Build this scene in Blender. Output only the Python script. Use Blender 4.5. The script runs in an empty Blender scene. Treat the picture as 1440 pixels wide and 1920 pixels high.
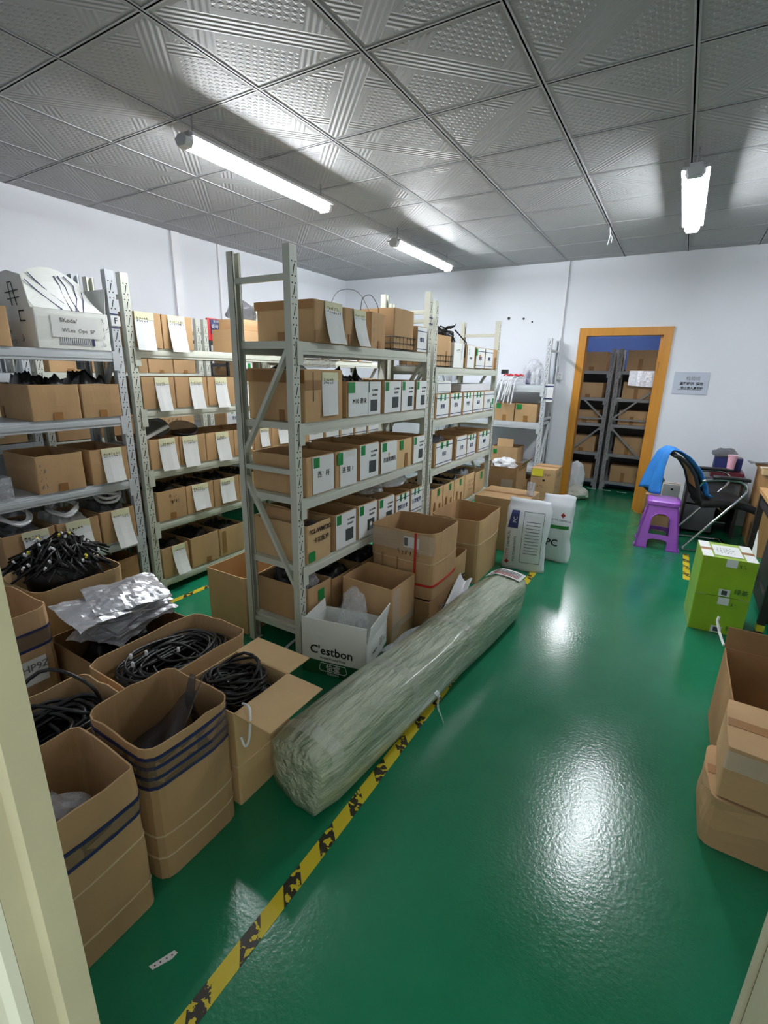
import bpy, math, random
from mathutils import Matrix, Vector, noise
PI = math.pi
sc = bpy.context.scene
C = sc.collection

# ------------------------------------------------------------------ camera
cam_d = bpy.data.cameras.new('camera'); cam = bpy.data.objects.new('camera', cam_d); C.objects.link(cam)
YAW, PITCH, ROLL, FPX = -0.534, 0.285, 0.0225, 900.0
fw = Vector((math.sin(YAW)*math.cos(PITCH), math.cos(YAW)*math.cos(PITCH), -math.sin(PITCH)))
rt = Vector((math.cos(YAW), -math.sin(YAW), 0)); up = rt.cross(fw)
rt2 = rt*math.cos(ROLL) + up*math.sin(ROLL); up2 = up*math.cos(ROLL) - rt*math.sin(ROLL)
M = Matrix((rt2, up2, -fw)).transposed().to_4x4(); M.translation = (0, 0, 1.57)
cam.matrix_world = M
cam_d.sensor_fit = 'VERTICAL'; cam_d.sensor_height = 36.0; cam_d.lens = FPX/1920*36.0
cam_d.clip_start = 0.01
sc.camera = cam

# ------------------------------------------------------------------ world, exposure
w = bpy.data.worlds.new('world'); sc.world = w; w.use_nodes = True
w.node_tree.nodes['Background'].inputs[0].default_value = (0.75, 0.78, 0.72, 1)
w.node_tree.nodes['Background'].inputs[1].default_value = 1.15
sc.view_settings.view_transform = 'Standard'
try: sc.view_settings.look = 'None'
except Exception: pass
sc.view_settings.gamma = 1.0
sc.view_settings.exposure = 0.75
TUBE_POWER = 92.0       # emission strength of the lamp tubes

# ------------------------------------------------------------------ materials
MATS = {}
def lin(c):
    return tuple(((v/255)/12.92 if v/255 <= .04045 else ((v/255+.055)/1.055)**2.4) for v in c) + (1,)
class NT:
    def __init__(s, name):
        s.m = bpy.data.materials.new(name); s.m.use_nodes = True; s.t = s.m.node_tree
        s.b = s.t.nodes['Principled BSDF']; MATS[name] = s.m
    def n(s, typ, **kw):
        x = s.t.nodes.new(typ)
        for k, v in kw.items(): setattr(x, k, v)
        return x
    def l(s, a, b): s.t.links.new(a, b)
    def setv(s, k, v): s.b.inputs[k].default_value = v
def mat(name, rgb, rough=.6, metal=0, var=.12, nscale=6, bump=0, bscale=60, spec=.5, alpha=1, rand=0, stretch=None, coat=0):
    m = NT(name); c = lin(rgb)
    tc = m.n('ShaderNodeTexCoord')
    src = tc.outputs['Object']
    if stretch:
        mp = m.n('ShaderNodeMapping'); mp.inputs['Scale'].default_value = stretch; m.l(src, mp.inputs['Vector']); src = mp.outputs[0]
    nz = m.n('ShaderNodeTexNoise'); nz.inputs['Scale'].default_value = nscale; nz.inputs['Detail'].default_value = 5
    m.l(src, nz.inputs['Vector'])
    rp = m.n('ShaderNodeMapRange'); rp.inputs['From Min'].default_value = .3; rp.inputs['From Max'].default_value = .7
    rp.inputs['To Min'].default_value = 1-var; rp.inputs['To Max'].default_value = 1+var
    m.l(nz.outputs['Fac'], rp.inputs['Value'])
    hsv = m.n('ShaderNodeHueSaturation'); hsv.inputs['Color'].default_value = c
    if rand:
        oi = m.n('ShaderNodeObjectInfo'); r2 = m.n('ShaderNodeMapRange')
        r2.inputs['To Min'].default_value = 1-rand; r2.inputs['To Max'].default_value = 1+rand
        m.l(oi.outputs['Random'], r2.inputs['Value'])
        mu = m.n('ShaderNodeMath', operation='MULTIPLY'); m.l(rp.outputs[0], mu.inputs[0]); m.l(r2.outputs[0], mu.inputs[1])
        m.l(mu.outputs[0], hsv.inputs['Value'])
    else: m.l(rp.outputs[0], hsv.inputs['Value'])
    m.l(hsv.outputs[0], m.b.inputs['Base Color'])
    m.setv('Roughness', rough); m.setv('Metallic', metal); m.setv('Specular IOR Level', spec); m.setv('Alpha', alpha)
    if coat: m.setv('Coat Weight', coat); m.setv('Coat Roughness', .12)
    if bump:
        n2 = m.n('ShaderNodeTexNoise'); n2.inputs['Scale'].default_value = bscale; n2.inputs['Detail'].default_value = 4
        m.l(src, n2.inputs['Vector'])
        bp = m.n('ShaderNodeBump'); bp.inputs['Strength'].default_value = bump; bp.inputs['Distance'].default_value = .01
        m.l(n2.outputs['Fac'], bp.inputs['Height']); m.l(bp.outputs[0], m.b.inputs['Normal'])
    return m.m
mat('wall_paint', (226, 229, 236), .75, var=.03, nscale=1.3, bump=.05, bscale=40)
mat('wall_blue', (34, 58, 112), .7, var=.08, nscale=2)
mat('cardboard', (186, 152, 112), .8, var=.13, nscale=3.2, rand=.1, bump=.06, bscale=90, stretch=(1, 1, .25), spec=.25)
mat('cardboard_light', (206, 174, 130), .8, var=.06, nscale=5, rand=.06, bump=.05, bscale=90, spec=.25)
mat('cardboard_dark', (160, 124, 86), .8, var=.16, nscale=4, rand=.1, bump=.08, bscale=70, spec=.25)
mat('cardboard_white', (232, 234, 230), .7, var=.05, nscale=5, spec=.3)
mat('tape_brown', (150, 106, 58), .35, var=.08, nscale=12)
mat('tape_clear', (240, 240, 236), .12, alpha=.13, var=.05)
mat('tape_blue', (32, 44, 92), .4, var=.12, nscale=20)
mat('tape_smoke', (120, 104, 92), .2, alpha=.38, var=.25, nscale=14)
mat('crease', (208, 186, 150), .8)
mat('paper', (226, 228, 228), .8, var=.03)
mat('notice', (190, 197, 212), .4, var=.03)
mat('paper_cream', (222, 220, 186), .8, var=.05)
mat('paper_yellow', (236, 222, 60), .7)
mat('ink', (28, 28, 32), .7, var=.0)
mat('ink_blue', (34, 42, 96), .6, var=.0)
mat('ink_red', (178, 36, 40), .6, var=.0)
mat('ink_grey', (110, 112, 116), .7, var=.0)
mat('sticker_green', (16, 132, 62), .5, var=.08)
mat('dark_print', (56, 64, 66), .6, var=.25, nscale=60)
mat('rack_beige', (203, 206, 194), .42, var=.04, nscale=3, spec=.45)
mat('rack_grey', (196, 201, 206), .4, var=.05, nscale=3, spec=.45)
mat('rack_hole', (30, 31, 30), .9, var=0)
mat('inner_rack', (150, 150, 150), .45, var=.05)
mat('black_plastic', (22, 22, 24), .42, var=.3, nscale=30, bump=.3, bscale=40)
mat('black_cable', (18, 18, 20), .38, var=.2, nscale=10)
mat('black_cloth', (20, 20, 22), .9, var=.15)
mat('grey_plastic', (120, 122, 126), .45, var=.1)
mat('white_plastic', (230, 231, 235), .4, var=.03)
mat('clear_plastic', (225, 228, 235), .12, alpha=.32, var=.1, nscale=30, bump=.7, bscale=25)
mat('smoke_plastic', (70, 70, 76), .15, alpha=.55, var=.2, nscale=30, bump=.8, bscale=25)
mat('foil', (226, 227, 234), .33, metal=.65, var=.06, nscale=8, bump=.45, bscale=26)
mat('orange_wood', (196, 134, 46), .35, var=.1, nscale=4, stretch=(6, 6, .5), spec=.5)
mat('purple_plastic', (160, 84, 196), .28, var=.03)
mat('chrome', (205, 205, 208), .12, metal=1, var=0)
mat('blue_cloth', (36, 124, 206), .7, var=.12, nscale=9, bump=.4, bscale=18)
mat('tan_mesh', (206, 150, 78), .8, var=.1, nscale=80)
mat('maroon', (86, 22, 36), .4, var=.1)
mat('navy', (30, 40, 96), .5, var=.15)
mat('pink', (232, 178, 196), .4, var=.05)
mat('lime', (150, 186, 40), .32, var=.14, nscale=4, coat=.2)
mat('lime_pale', (200, 214, 130), .35, var=.1, nscale=6)
mat('dark_steel', (48, 42, 40), .5, var=.2)
mat('grey_panel', (96, 98, 102), .5, var=.08)
mat('jamb_paint', (190, 184, 158), .5, var=.05, nscale=7, bump=.12, bscale=25)
mat('jamb_lit', (222, 222, 210), .5, var=.03)  # lighter copy of the jamb paint, corridor light put into the colour
mat('lamp_cap', (190, 192, 196), .35, var=.05)
mat('grid_bar', (166, 167, 170), .45, var=.04)
mat('sack_white', (228, 231, 238), .38, var=.04, nscale=7, bump=.35, bscale=9)
mat('red', (206, 40, 46), .4, var=.05)
mat('strap_red', (190, 44, 30), .5, var=.1)
mat('ply', (186, 140, 88), .7, var=.14, nscale=5, stretch=(4, 4, .6))
mat('green_print', (40, 136, 60), .5, var=.03)
mat('carton_green', (20, 88, 52), .55, var=.08)

# wrapped roll: grey-green woven plastic under glossy film, wrinkled along its length
m = NT('roll_wrap'); tc = m.n('ShaderNodeTexCoord')
mp = m.n('ShaderNodeMapping'); mp.inputs['Scale'].default_value = (9, 1.6, 9); m.l(tc.outputs['Object'], mp.inputs['Vector'])
nz = m.n('ShaderNodeTexNoise'); nz.inputs['Scale'].default_value = 2.2; nz.inputs['Detail'].default_value = 6; m.l(mp.outputs[0], nz.inputs['Vector'])
cr = m.n('ShaderNodeValToRGB'); cr.color_ramp.elements[0].position = .32; cr.color_ramp.elements[0].color = lin((146, 160, 136))
cr.color_ramp.elements[1].position = .72; cr.color_ramp.elements[1].color = lin((206, 214, 192)); m.l(nz.outputs['Fac'], cr.inputs[0])
m.l(cr.outputs[0], m.b.inputs['Base Color']); m.setv('Roughness', .28); m.setv('Coat Weight', .6); m.setv('Coat Roughness', .15)
n2 = m.n('ShaderNodeTexNoise'); n2.inputs['Scale'].default_value = 5; n2.inputs['Detail'].default_value = 5; m.l(mp.outputs[0], n2.inputs['Vector'])
bp = m.n('ShaderNodeBump'); bp.inputs['Strength'].default_value = 1.0; bp.inputs['Distance'].default_value = .03
m.l(n2.outputs['Fac'], bp.inputs['Height']); m.l(bp.outputs[0], m.b.inputs['Normal'])

# green epoxy floor
m = NT('floor_epoxy'); tc = m.n('ShaderNodeTexCoord')
nz = m.n('ShaderNodeTexNoise'); nz.inputs['Scale'].default_value = 1.1; nz.inputs['Detail'].default_value = 8; nz.inputs['Roughness'].default_value = .62
m.l(tc.outputs['Object'], nz.inputs['Vector'])
cr = m.n('ShaderNodeValToRGB'); cr.color_ramp.elements[0].position = .3; cr.color_ramp.elements[0].color = lin((18, 112, 76))
cr.color_ramp.elements[1].position = .7; cr.color_ramp.elements[1].color = lin((26, 126, 89)); m.l(nz.outputs['Fac'], cr.inputs[0])
m.l(cr.outputs[0], m.b.inputs['Base Color'])
rr = m.n('ShaderNodeMapRange'); rr.inputs['From Min'].default_value = .35; rr.inputs['From Max'].default_value = .65
rr.inputs['To Min'].default_value = .15; rr.inputs['To Max'].default_value = .24; m.l(nz.outputs['Fac'], rr.inputs['Value']); m.l(rr.outputs[0], m.b.inputs['Roughness'])
n2 = m.n('ShaderNodeTexNoise'); n2.inputs['Scale'].default_value = 75; n2.inputs['Detail'].default_value = 2; m.l(tc.outputs['Object'], n2.inputs['Vector'])
bp = m.n('ShaderNodeBump'); bp.inputs['Strength'].default_value = .17; bp.inputs['Distance'].default_value = .004
m.l(n2.outputs['Fac'], bp.inputs['Height']); m.l(bp.outputs[0], m.b.inputs['Normal'])

# hazard tape: yellow with worn black blocks along its length (object y)
m = NT('hazard_tape'); tc = m.n('ShaderNodeTexCoord'); sx = m.n('ShaderNodeSeparateXYZ'); m.l(tc.outputs['Object'], sx.inputs[0])
def mth(op, a, b=None, c=None):
    x = m.n('ShaderNodeMath', operation=op)
    for i, v in enumerate((a, b, c)):
        if v is None: continue
        if isinstance(v, (int, float)): x.inputs[i].default_value = v
        else: m.l(v, x.inputs[i])
    return x.outputs[0]
s_ = mth('FRACT', mth('MULTIPLY', mth('ADD', sx.outputs['Y'], mth('MULTIPLY', sx.outputs['X'], 1.0)), 5.6))
blk = mth('GREATER_THAN', s_, .55)
nz = m.n('ShaderNodeTexNoise'); nz.inputs['Scale'].default_value = 40; nz.inputs['Detail'].default_value = 5; m.l(tc.outputs['Object'], nz.inputs['Vector'])
blk2 = mth('MULTIPLY', blk, mth('GREATER_THAN', nz.outputs['Fac'], .46))
mx = m.n('ShaderNodeMix', data_type='RGBA'); mx.inputs[6].default_value = lin((206, 186, 40)); mx.inputs[7].default_value = lin((44, 40, 30))
m.l(blk2, mx.inputs[0]); m.l(mx.outputs[2], m.b.inputs['Base Color']); m.setv('Roughness', .45)

# embossed ceiling tile: diagonal ribbed bands, dotted panels between them (object xy in -.3...3)
m = NT('ceiling_tile'); tc = m.n('ShaderNodeTexCoord'); sx = m.n('ShaderNodeSeparateXYZ'); m.l(tc.outputs['Object'], sx.inputs[0])
x_, y_ = sx.outputs['X'], sx.outputs['Y']
d1 = mth('ABSOLUTE', mth('SUBTRACT', x_, y_)); d2 = mth('ABSOLUTE', mth('ADD', x_, y_))
band1 = mth('LESS_THAN', d1, .075); band2 = mth('LESS_THAN', mth('ABSOLUTE', mth('SUBTRACT', d2, .3)), .06)
edge = mth('GREATER_THAN', mth('MAXIMUM', mth('ABSOLUTE', x_), mth('ABSOLUTE', y_)), .27)
rib = mth('SINE', mth('MULTIPLY', mth('SUBTRACT', x_, y_), 170))
rib2 = mth('SINE', mth('MULTIPLY', mth('ADD', x_, y_), 170))
dots = mth('MULTIPLY', mth('SINE', mth('MULTIPLY', x_, 150)), mth('SINE', mth('MULTIPLY', y_, 150)))
dots = mth('SMOOTH_MIN', mth('MAXIMUM', mth('MULTIPLY', dots, 1.6), 0), .9, .2)
frame = mth('LESS_THAN', mth('ABSOLUTE', mth('SUBTRACT', d1, .1)), .008)
inpanel = mth('MULTIPLY', mth('GREATER_THAN', d1, .13), mth('SUBTRACT', 1, band2))
h = mth('ADD', mth('MULTIPLY', band1, mth('MULTIPLY', rib, .5)), mth('MULTIPLY', mth('MULTIPLY', band2, mth('SUBTRACT', 1, band1)), mth('MULTIPLY', rib2, .5)))
h = mth('ADD', h, mth('MULTIPLY', inpanel, dots)); h = mth('ADD', h, frame)
h = mth('MULTIPLY', h, mth('SUBTRACT', 1, edge))
bp = m.n('ShaderNodeBump'); bp.inputs['Strength'].default_value = .55; bp.inputs['Distance'].default_value = .006
m.l(h, bp.inputs['Height']); m.l(bp.outputs[0], m.b.inputs['Normal'])
oi = m.n('ShaderNodeObjectInfo'); r2 = m.n('ShaderNodeMapRange'); r2.inputs['To Min'].default_value = .94; r2.inputs['To Max'].default_value = 1.0; m.l(oi.outputs['Random'], r2.inputs['Value'])
hs = m.n('ShaderNodeHueSaturation'); hs.inputs['Color'].default_value = lin((160, 161, 162)); m.l(r2.outputs[0], hs.inputs['Value'])
m.l(hs.outputs[0], m.b.inputs['Base Color']); m.setv('Roughness', .5); m.setv('Specular IOR Level', .35)

m = NT('lamp_glow'); m.setv('Base Color', (1, 1, 1, 1)); m.setv('Emission Color', (.93, .97, 1, 1)); m.setv('Emission Strength', TUBE_POWER)

# ------------------------------------------------------------------ mesh helpers
class MB:
    def __init__(s): s.v = []; s.f = []; s.mi = []
    def add(s, vs, fs, mi=0):
        o = len(s.v); s.v += [tuple(v) for v in vs]; s.f += [tuple(i+o for i in f) for f in fs]; s.mi += [mi]*len(fs); return s
    def box(s, x0, x1, y0, y1, z0, z1, mi=0):
        return s.add([(x0,y0,z0),(x1,y0,z0),(x1,y1,z0),(x0,y1,z0),(x0,y0,z1),(x1,y0,z1),(x1,y1,z1),(x0,y1,z1)],
              [(0,3,2,1),(4,5,6,7),(0,1,5,4),(1,2,6,5),(2,3,7,6),(3,0,4,7)], mi)
    def bar(s, a, b, w, t, upv=(0,0,1), mi=0):
        a = Vector(a); b = Vector(b); d = (b-a).normalized(); u = Vector(upv)
        sd = d.cross(u)
        if sd.length < 1e-5: sd = d.cross(Vector((1,0,0)))
        sd.normalize(); u = sd.cross(d).normalized()
        vs = []
        for p in (a, b):
            for su, sv in ((-1,-1),(1,-1),(1,1),(-1,1)): vs.append(p + sd*su*w/2 + u*sv*t/2)
        return s.add(vs, [(0,3,2,1),(4,5,6,7),(0,1,5,4),(1,2,6,5),(2,3,7,6),(3,0,4,7)], mi)
    def tube(s, pts, r, n=6, closed=False, mi=0):
        pts = [Vector(p) for p in pts]; N = len(pts); vs = []; fs = []
        prev = None
        for i, p in enumerate(pts):
            a = pts[i-1] if (i > 0 or closed) else p; b = pts[(i+1) % N] if (i < N-1 or closed) else p
            d = (b-a).normalized() if (b-a).length > 1e-9 else Vector((0,0,1))
            if prev is None:
                sd = d.cross(Vector((0,0,1)))
                if sd.length < 1e-3: sd = d.cross(Vector((1,0,0)))
            else:
                sd = prev - d*prev.dot(d)
                if sd.length < 1e-4: sd = d.cross(Vector((.3,1,.2)))
            sd.normalize(); prev = sd; u = d.cross(sd)
            rr = r[i] if isinstance(r, (list, tuple)) else r
            for k in range(n):
                t = 2*PI*k/n; vs.append(p + sd*math.cos(t)*rr + u*math.sin(t)*rr)
        for i in range(N if closed else N-1):
            for k in range(n):
                a = i*n+k; b = i*n+(k+1) % n; c = ((i+1) % N)*n
                fs.append((a, b, c+(k+1) % n, c+k))
        if not closed: fs += [tuple(range(n-1, -1, -1)), tuple(range((N-1)*n, N*n))]
        return s.add(vs, fs, mi)
    def stube(s, pts, r, n=6, k=5):
        p = [Vector(q) for q in pts]; p = [p[0]*2-p[1]]+p+[p[-1]*2-p[-2]]; out = []
        for i in range(1, len(p)-2):
            for j in range(k):
                t = j/k; a, b, c, d = p[i-1:i+3]
                out.append(.5*((2*b)+(c-a)*t+(2*a-5*b+4*c-d)*t*t+(3*b-a-3*c+d)*t**3))
        return s.tube(out+[p[-2]], r, n)
    def cyl(s, a, b, r, n=12, r2=None, mi=0): return s.tube([a, b], [r, r if r2 is None else r2], n, mi=mi)
    def lathe(s, prof, c=(0,0,0), n=16, mi=0):
        vs = []; fs = []
        for (r, z) in prof:
            for k in range(n): vs.append((c[0]+r*math.cos(2*PI*k/n), c[1]+r*math.sin(2*PI*k/n), c[2]+z))
        for i in range(len(prof)-1):
            for k in range(n): fs.append((i*n+k, i*n+(k+1) % n, (i+1)*n+(k+1) % n, (i+1)*n+k))
        fs.append(tuple(range(n-1, -1, -1))); fs.append(tuple(range((len(prof)-1)*n, len(prof)*n)))
        return s.add(vs, fs, mi)
    def prism(s, poly, z0, z1, mi=0):
        n = len(poly); vs = [(x, y, z0) for x, y in poly] + [(x, y, z1) for x, y in poly]
        return s.add(vs, [tuple(range(n-1, -1, -1)), tuple(range(n, 2*n))] + [(i, (i+1) % n, n+(i+1) % n, n+i) for i in range(n)], mi)
    def sheet(s, P, nu, nv, t, mi=0):
        """thick sheet: P(u,v) -> point, u,v in 0..1; thickness t along the normal"""
        G = [[Vector(P(i/nu, j/nv)) for j in range(nv+1)] for i in range(nu+1)]
        top = []; bot = []
        for i in range(nu+1):
            for j in range(nv+1):
                du = G[min(i+1,nu)][j]-G[max(i-1,0)][j]; dv = G[i][min(j+1,nv)]-G[i][max(j-1,0)]
                nn = du.cross(dv); nn = nn.normalized() if nn.length > 1e-12 else Vector((0,0,1))
                top.append(G[i][j]+nn*t/2); bot.append(G[i][j]-nn*t/2)
        A = lambda i, j: i*(nv+1)+j; B = len(top); fs = []
        for i in range(nu):
            for j in range(nv):
                fs.append((A(i,j), A(i+1,j), A(i+1,j+1), A(i,j+1)))
                fs.append((B+A(i,j), B+A(i,j+1), B+A(i+1,j+1), B+A(i+1,j)))
        for i in range(nu):
            fs.append((A(i,0), B+A(i,0), B+A(i+1,0), A(i+1,0))); fs.append((A(i,nv), A(i+1,nv), B+A(i+1,nv), B+A(i,nv)))
        for j in range(nv):
            fs.append((A(0,j), A(0,j+1), B+A(0,j+1), B+A(0,j))); fs.append((A(nu,j), B+A(nu,j), B+A(nu,j+1), A(nu,j+1)))
        return s.add(top+bot, fs, mi)
    def mesh(s, name, mats, smooth=False):
        me = bpy.data.meshes.new(name); me.from_pydata(s.v, [], s.f); me.update()
        for mm in (mats if isinstance(mats, (list, tuple)) else [mats]): me.materials.append(MATS[mm])
        if len(set(s.mi)) > 1: me.polygons.foreach_set('material_index', s.mi)
        if smooth: me.polygons.foreach_set('use_smooth', [True]*len(me.polygons))
        return me
    def build(s, name, mats, parent=None, smooth=False): return link(name, s.mesh(name, mats, smooth), parent)
def link(name, me, parent=None, loc=None, mw=None):
    o = bpy.data.objects.new(name, me); C.objects.link(o); o.parent = parent
    if loc is not None: o.location = loc
    if mw is not None: o.matrix_local = mw
    return o
LABELS = {}
def tag(o, label, cat, group=None, kind=None):
    o['label'] = label
    o['category'] = cat
    if group: o['group'] = group
    if kind: o['kind'] = kind
    LABELS.setdefault(label, []).append(o.name)
    return o
def thing(name, label, cat, loc=(0,0,0), rz=0, group=None):
    o = bpy.data.objects.new(name, None); o.empty_display_size = .1; C.objects.link(o)
    o.location = loc; o.rotation_euler = (0, 0, rz)
    return tag(o, label, cat, group)
def struct(name, mb, mats, parent=None):
    o = mb.build(name, mats, parent)
    if parent is None: o['kind'] = 'structure'
    return o
_txt = {}
def text(body, size, m, parent, mw, align='CENTER', name='lettering', depth=.0006, sx=1.0, bold=0):
    key = (body, round(size, 4), m, align, sx, bold)
    if key not in _txt:
        cu = bpy.data.curves.new('lettering', 'FONT'); cu.body = body; cu.size = size; cu.align_x = align; cu.align_y = 'CENTER'
        cu.extrude = depth; cu.resolution_u = 2; cu.offset = bold
        ob = bpy.data.objects.new('tmp_text', cu); C.objects.link(ob)
        me = bpy.data.meshes.new_from_object(ob); bpy.data.objects.remove(ob); bpy.data.curves.remove(cu)
        me.materials.clear(); me.materials.append(MATS[m]); me.name = 'lettering'
        if sx != 1: me.transform(Matrix.Diagonal((sx, 1, 1, 1)))
        _txt[key] = me
    return link(name, _txt[key], parent, mw=mw)
_scr = {}
def scribble(seed, w, h, lines, m='ink', chars=6, lw=.0022):
    """hand-written strokes in the xy plane, centred, as flat ink strips"""
    key = (seed, w, h, lines, m, chars)
    if key in _scr: return _scr[key]
    R = random.Random(seed); mb = MB(); lh = h/lines
    for l in range(lines):
        n = R.randint(max(1, chars-2), chars); cw = w/chars
        for c in range(n):
            cx = -w/2+cw*(c+.5); cy = h/2-lh*(l+.5)
            for k in range(R.randint(2, 4)):
                a = Vector((cx+R.uniform(-.38, .38)*cw, cy+R.uniform(-.38, .38)*lh, 0)); b = Vector((cx+R.uniform(-.38, .38)*cw, cy+R.uniform(-.38, .38)*lh, 0))
                if (a-b).length > .002: mb.bar(a, b, lw, .0006)
    _scr[key] = mb.mesh('handwriting', m); return _scr[key]
def nz3(p, s, seed=0): return noise.noise(Vector((p[0]*s+seed*7.3, p[1]*s+seed*3.1, p[2]*s-seed*5.7)))

# ------------------------------------------------------------------ the room
XL, XR, YN, YF, HC = -4.56, 2.2, 0.16, 6.43, 2.857
DX0, DX1, DH = -1.06, -0.25, 2.03           # far door opening
struct('floor', MB().box(XL-.2, XR+.2, -1.6, YF+3.2, -.06, 0), 'floor_epoxy')
struct('wall_left', MB().box(XL-.12, XL, YN-.16, YF+.12, 0, HC+.1), 'wall_paint')
struct('wall_right', MB().box(XR, XR+.12, YN-.16, YF+.12, 0, HC+.1), 'wall_paint')
mb = MB(); mb.box(XL, DX0, YF, YF+.12, 0, HC+.1); mb.box(DX1, XR, YF, YF+.12, 0, HC+.1); mb.box(DX0, DX1, YF, YF+.12, DH, HC+.1)
struct('wall_far', mb, 'wall_paint')
mb = MB(); mb.box(XL, -.56, YN-.16, YN, 0, HC+.1); mb.box(.46, XR, YN-.16, YN, 0, HC+.1); mb.box(-.56, .46, YN-.16, YN, 2.1, HC+.1)
struct('wall_near', mb, 'wall_paint')
# inner room behind the far door
struct('wall_back', MB().box(-3, 1.6, YF+2.75, YF+2.85, 0, HC+.1), 'wall_blue')
struct('wall_inner_left', MB().box(-3.1, -3, YF+.12, YF+2.85, 0, HC+.1), 'wall_blue')
struct('wall_inner_right', MB().box(1.6, 1.7, YF+.12, YF+2.85, 0, HC+.1), 'wall_blue')
struct('ceiling_inner', MB().box(-3.1, 1.7, YF+.12, YF+2.85, HC, HC+.06), 'wall_paint')

# ceiling: every tile a piece of its own, hung in a grid of bars
ceil = struct('ceiling', MB().box(XL-.12, XR+.12, YN-.16, YF+.12, HC+.03, HC+.1), 'wall_paint')
tl = MB()
a = .292
tl.add([(-a,-a,-.0015),(a,-a,-.0015),(a,a,-.0015),(-a,a,-.0015),(-a+.03,-a+.03,-.004),(a-.03,-a+.03,-.004),(a-.03,a-.03,-.004),(-a+.03,a-.03,-.004),
        (-a,-a,.012),(a,-a,.012),(a,a,.012),(-a,a,.012)],
       [(4,7,6,5),(0,4,5,1),(1,5,6,2),(2,6,7,3),(3,7,4,0),(8,9,10,11),(0,1,9,8),(1,2,10,9),(2,3,11,10),(3,0,8,11)])
tile_me = tl.mesh('ceiling_tile', 'ceiling_tile')
GX, GY = -0.169, 2.658
xs = [GX+.6*i for i in range(-8, 5)]; ys = [GY+.6*i for i in range(-5, 8)]
def clipped_tile(x0, x1, y0, y1):
    t = MB().box(x0, x1, y0, y1, HC-.002, HC+.012); return t
for i in range(len(xs)-1):
    for j in range(len(ys)-1):
        x0, x1, y0, y1 = xs[i], xs[i+1], ys[j], ys[j+1]
        X0, X1, Y0, Y1 = max(x0, XL), min(x1, XR), max(y0, YN), min(y1, YF)
        if X1-X0 < .03 or Y1-Y0 < .03: continue
        if X1-X0 > .59 and Y1-Y0 > .59:
            o = link('tile', tile_me, ceil, loc=((x0+x1)/2, (y0+y1)/2, HC)); o.rotation_euler.z = PI/2*((i+j) % 2)
        else:
            cx, cy = (x0+x1)/2, (y0+y1)/2
            t = MB().box(X0-cx+.006, X1-cx-.006, Y0-cy+.006, Y1-cy-.006, -.004, .012); o = link('tile', t.mesh('tile', 'ceiling_tile'), ceil, loc=(cx, cy, HC))
for x in xs:
    if XL < x < XR:
        mb = MB(); mb.box(x-.0125, x+.0125, YN, YF, HC-.006, HC+.001); mb.box(x-.004, x+.004, YN, YF, HC-.006, HC+.03); mb.build('grid_bar', 'grid_bar', ceil)
for y in ys:
    if YN < y < YF:
        mb = MB(); mb.box(XL, XR, y-.012, y+.012, HC-.0055, HC+.001); mb.box(XL, XR, y-.004, y+.004, HC-.0055, HC+.03); mb.build('grid_bar', 'grid_bar', ceil)

# far door: orange wooden frame round an open doorway
d1 = struct('door_1', MB().box(DX0-.08, DX0+.005, YF-.02, YF+.14, 0, DH+.08), 'orange_wood')
MB().box(DX1-.005, DX1+.085, YF-.02, YF+.14, 0, DH+.08).build('frame_post', 'orange_wood', d1)
MB().box(DX0+.005, DX1-.005, YF-.02, YF+.14, DH-.005, DH+.08).build('frame_head', 'orange_wood', d1)
MB().box(DX1-.035, DX1-.005, YF+.06, YF+.09, 0, DH-.005).build('door_stop', 'orange_wood', d1)
MB().box(DX1-.009, DX1-.004, YF+.0, YF+.045, 1.62, 1.74).build('strike_plate', 'dark_steel', d1)
MB().box(DX1+.03, DX1+.1, YF-.1, YF-.02, 0, .36).build('frame_foot', 'orange_wood', d1)

# near doorway the camera stands in: beige metal frame and open leaf
d2 = struct('door_2', MB().prism([(-.476,.16),(-.476,.132),(-.492,.128),(-.492,.108),(-.52,.1),(-.6,.1),(-.6,.16)], 0, 2.1), 'jamb_paint')
MB().prism([(-.492,.1075),(-.492,.098),(-.506,.092),(-.506,.0),(-.58,.0),(-.58,.0995),(-.52,.0995)], 0, 2.1).build('frame_stop', 'jamb_lit', d2)
MB().box(.44, .5, .0, .165, 0, 2.1).build('frame_post', 'jamb_paint', d2)
lf = MB(); lf.box(.318, .352, .972, 1.0, .01, 2.05); lf.box(.322, .352, .18, .962, .01, 2.05); lf.box(.326, .35, .96, .975, .01, 2.05)
lfo = lf.build('door_leaf', 'jamb_paint', d2)
MB().box(.3245, .327, .9615, .9725, .012, 2.045).build('groove_shade', 'dark_steel', lfo)  # dark strip laid in the leaf groove to stand for its shade

# wall conduits, trunking, socket
def conduit(label, x0, x1, y0, y1, z0, z1):
    t = thing('cable_conduit', label, 'conduit', ((x0+x1)/2, (y0+y1)/2, z0))
    mb = MB(); mb.box(-(x1-x0)/2, (x1-x0)/2, -(y1-y0)/2, (y1-y0)/2, 0, z1-z0); mb.build('trunking', 'white_plastic', t)
    for z in (.25, .75):
        MB().box(-(x1-x0)/2-.004, (x1-x0)/2+.004, -(y1-y0)/2-.004, (y1-y0)/2+.004, (z1-z0)*z, (z1-z0)*z+.02).build('clip', 'white_plastic', t)
conduit('wide white cable trunking running down the left wall from the ceiling', XL, XL+.03, 3.44, 3.53, .1, 2.85)
conduit('thin white cable conduit on the left wall, nearer the far corner', XL, XL+.02, 4.02, 4.05, .1, 2.85)
conduit('white cable conduit from ceiling to socket left of the orange door', -1.375, -1.345, YF-.025, YF, 1.9, 2.85)
t = thing('wall_socket', 'white multi-hole power socket box on far wall left of orange door', 'socket', (-1.325, YF-.025, 1.52))
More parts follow.
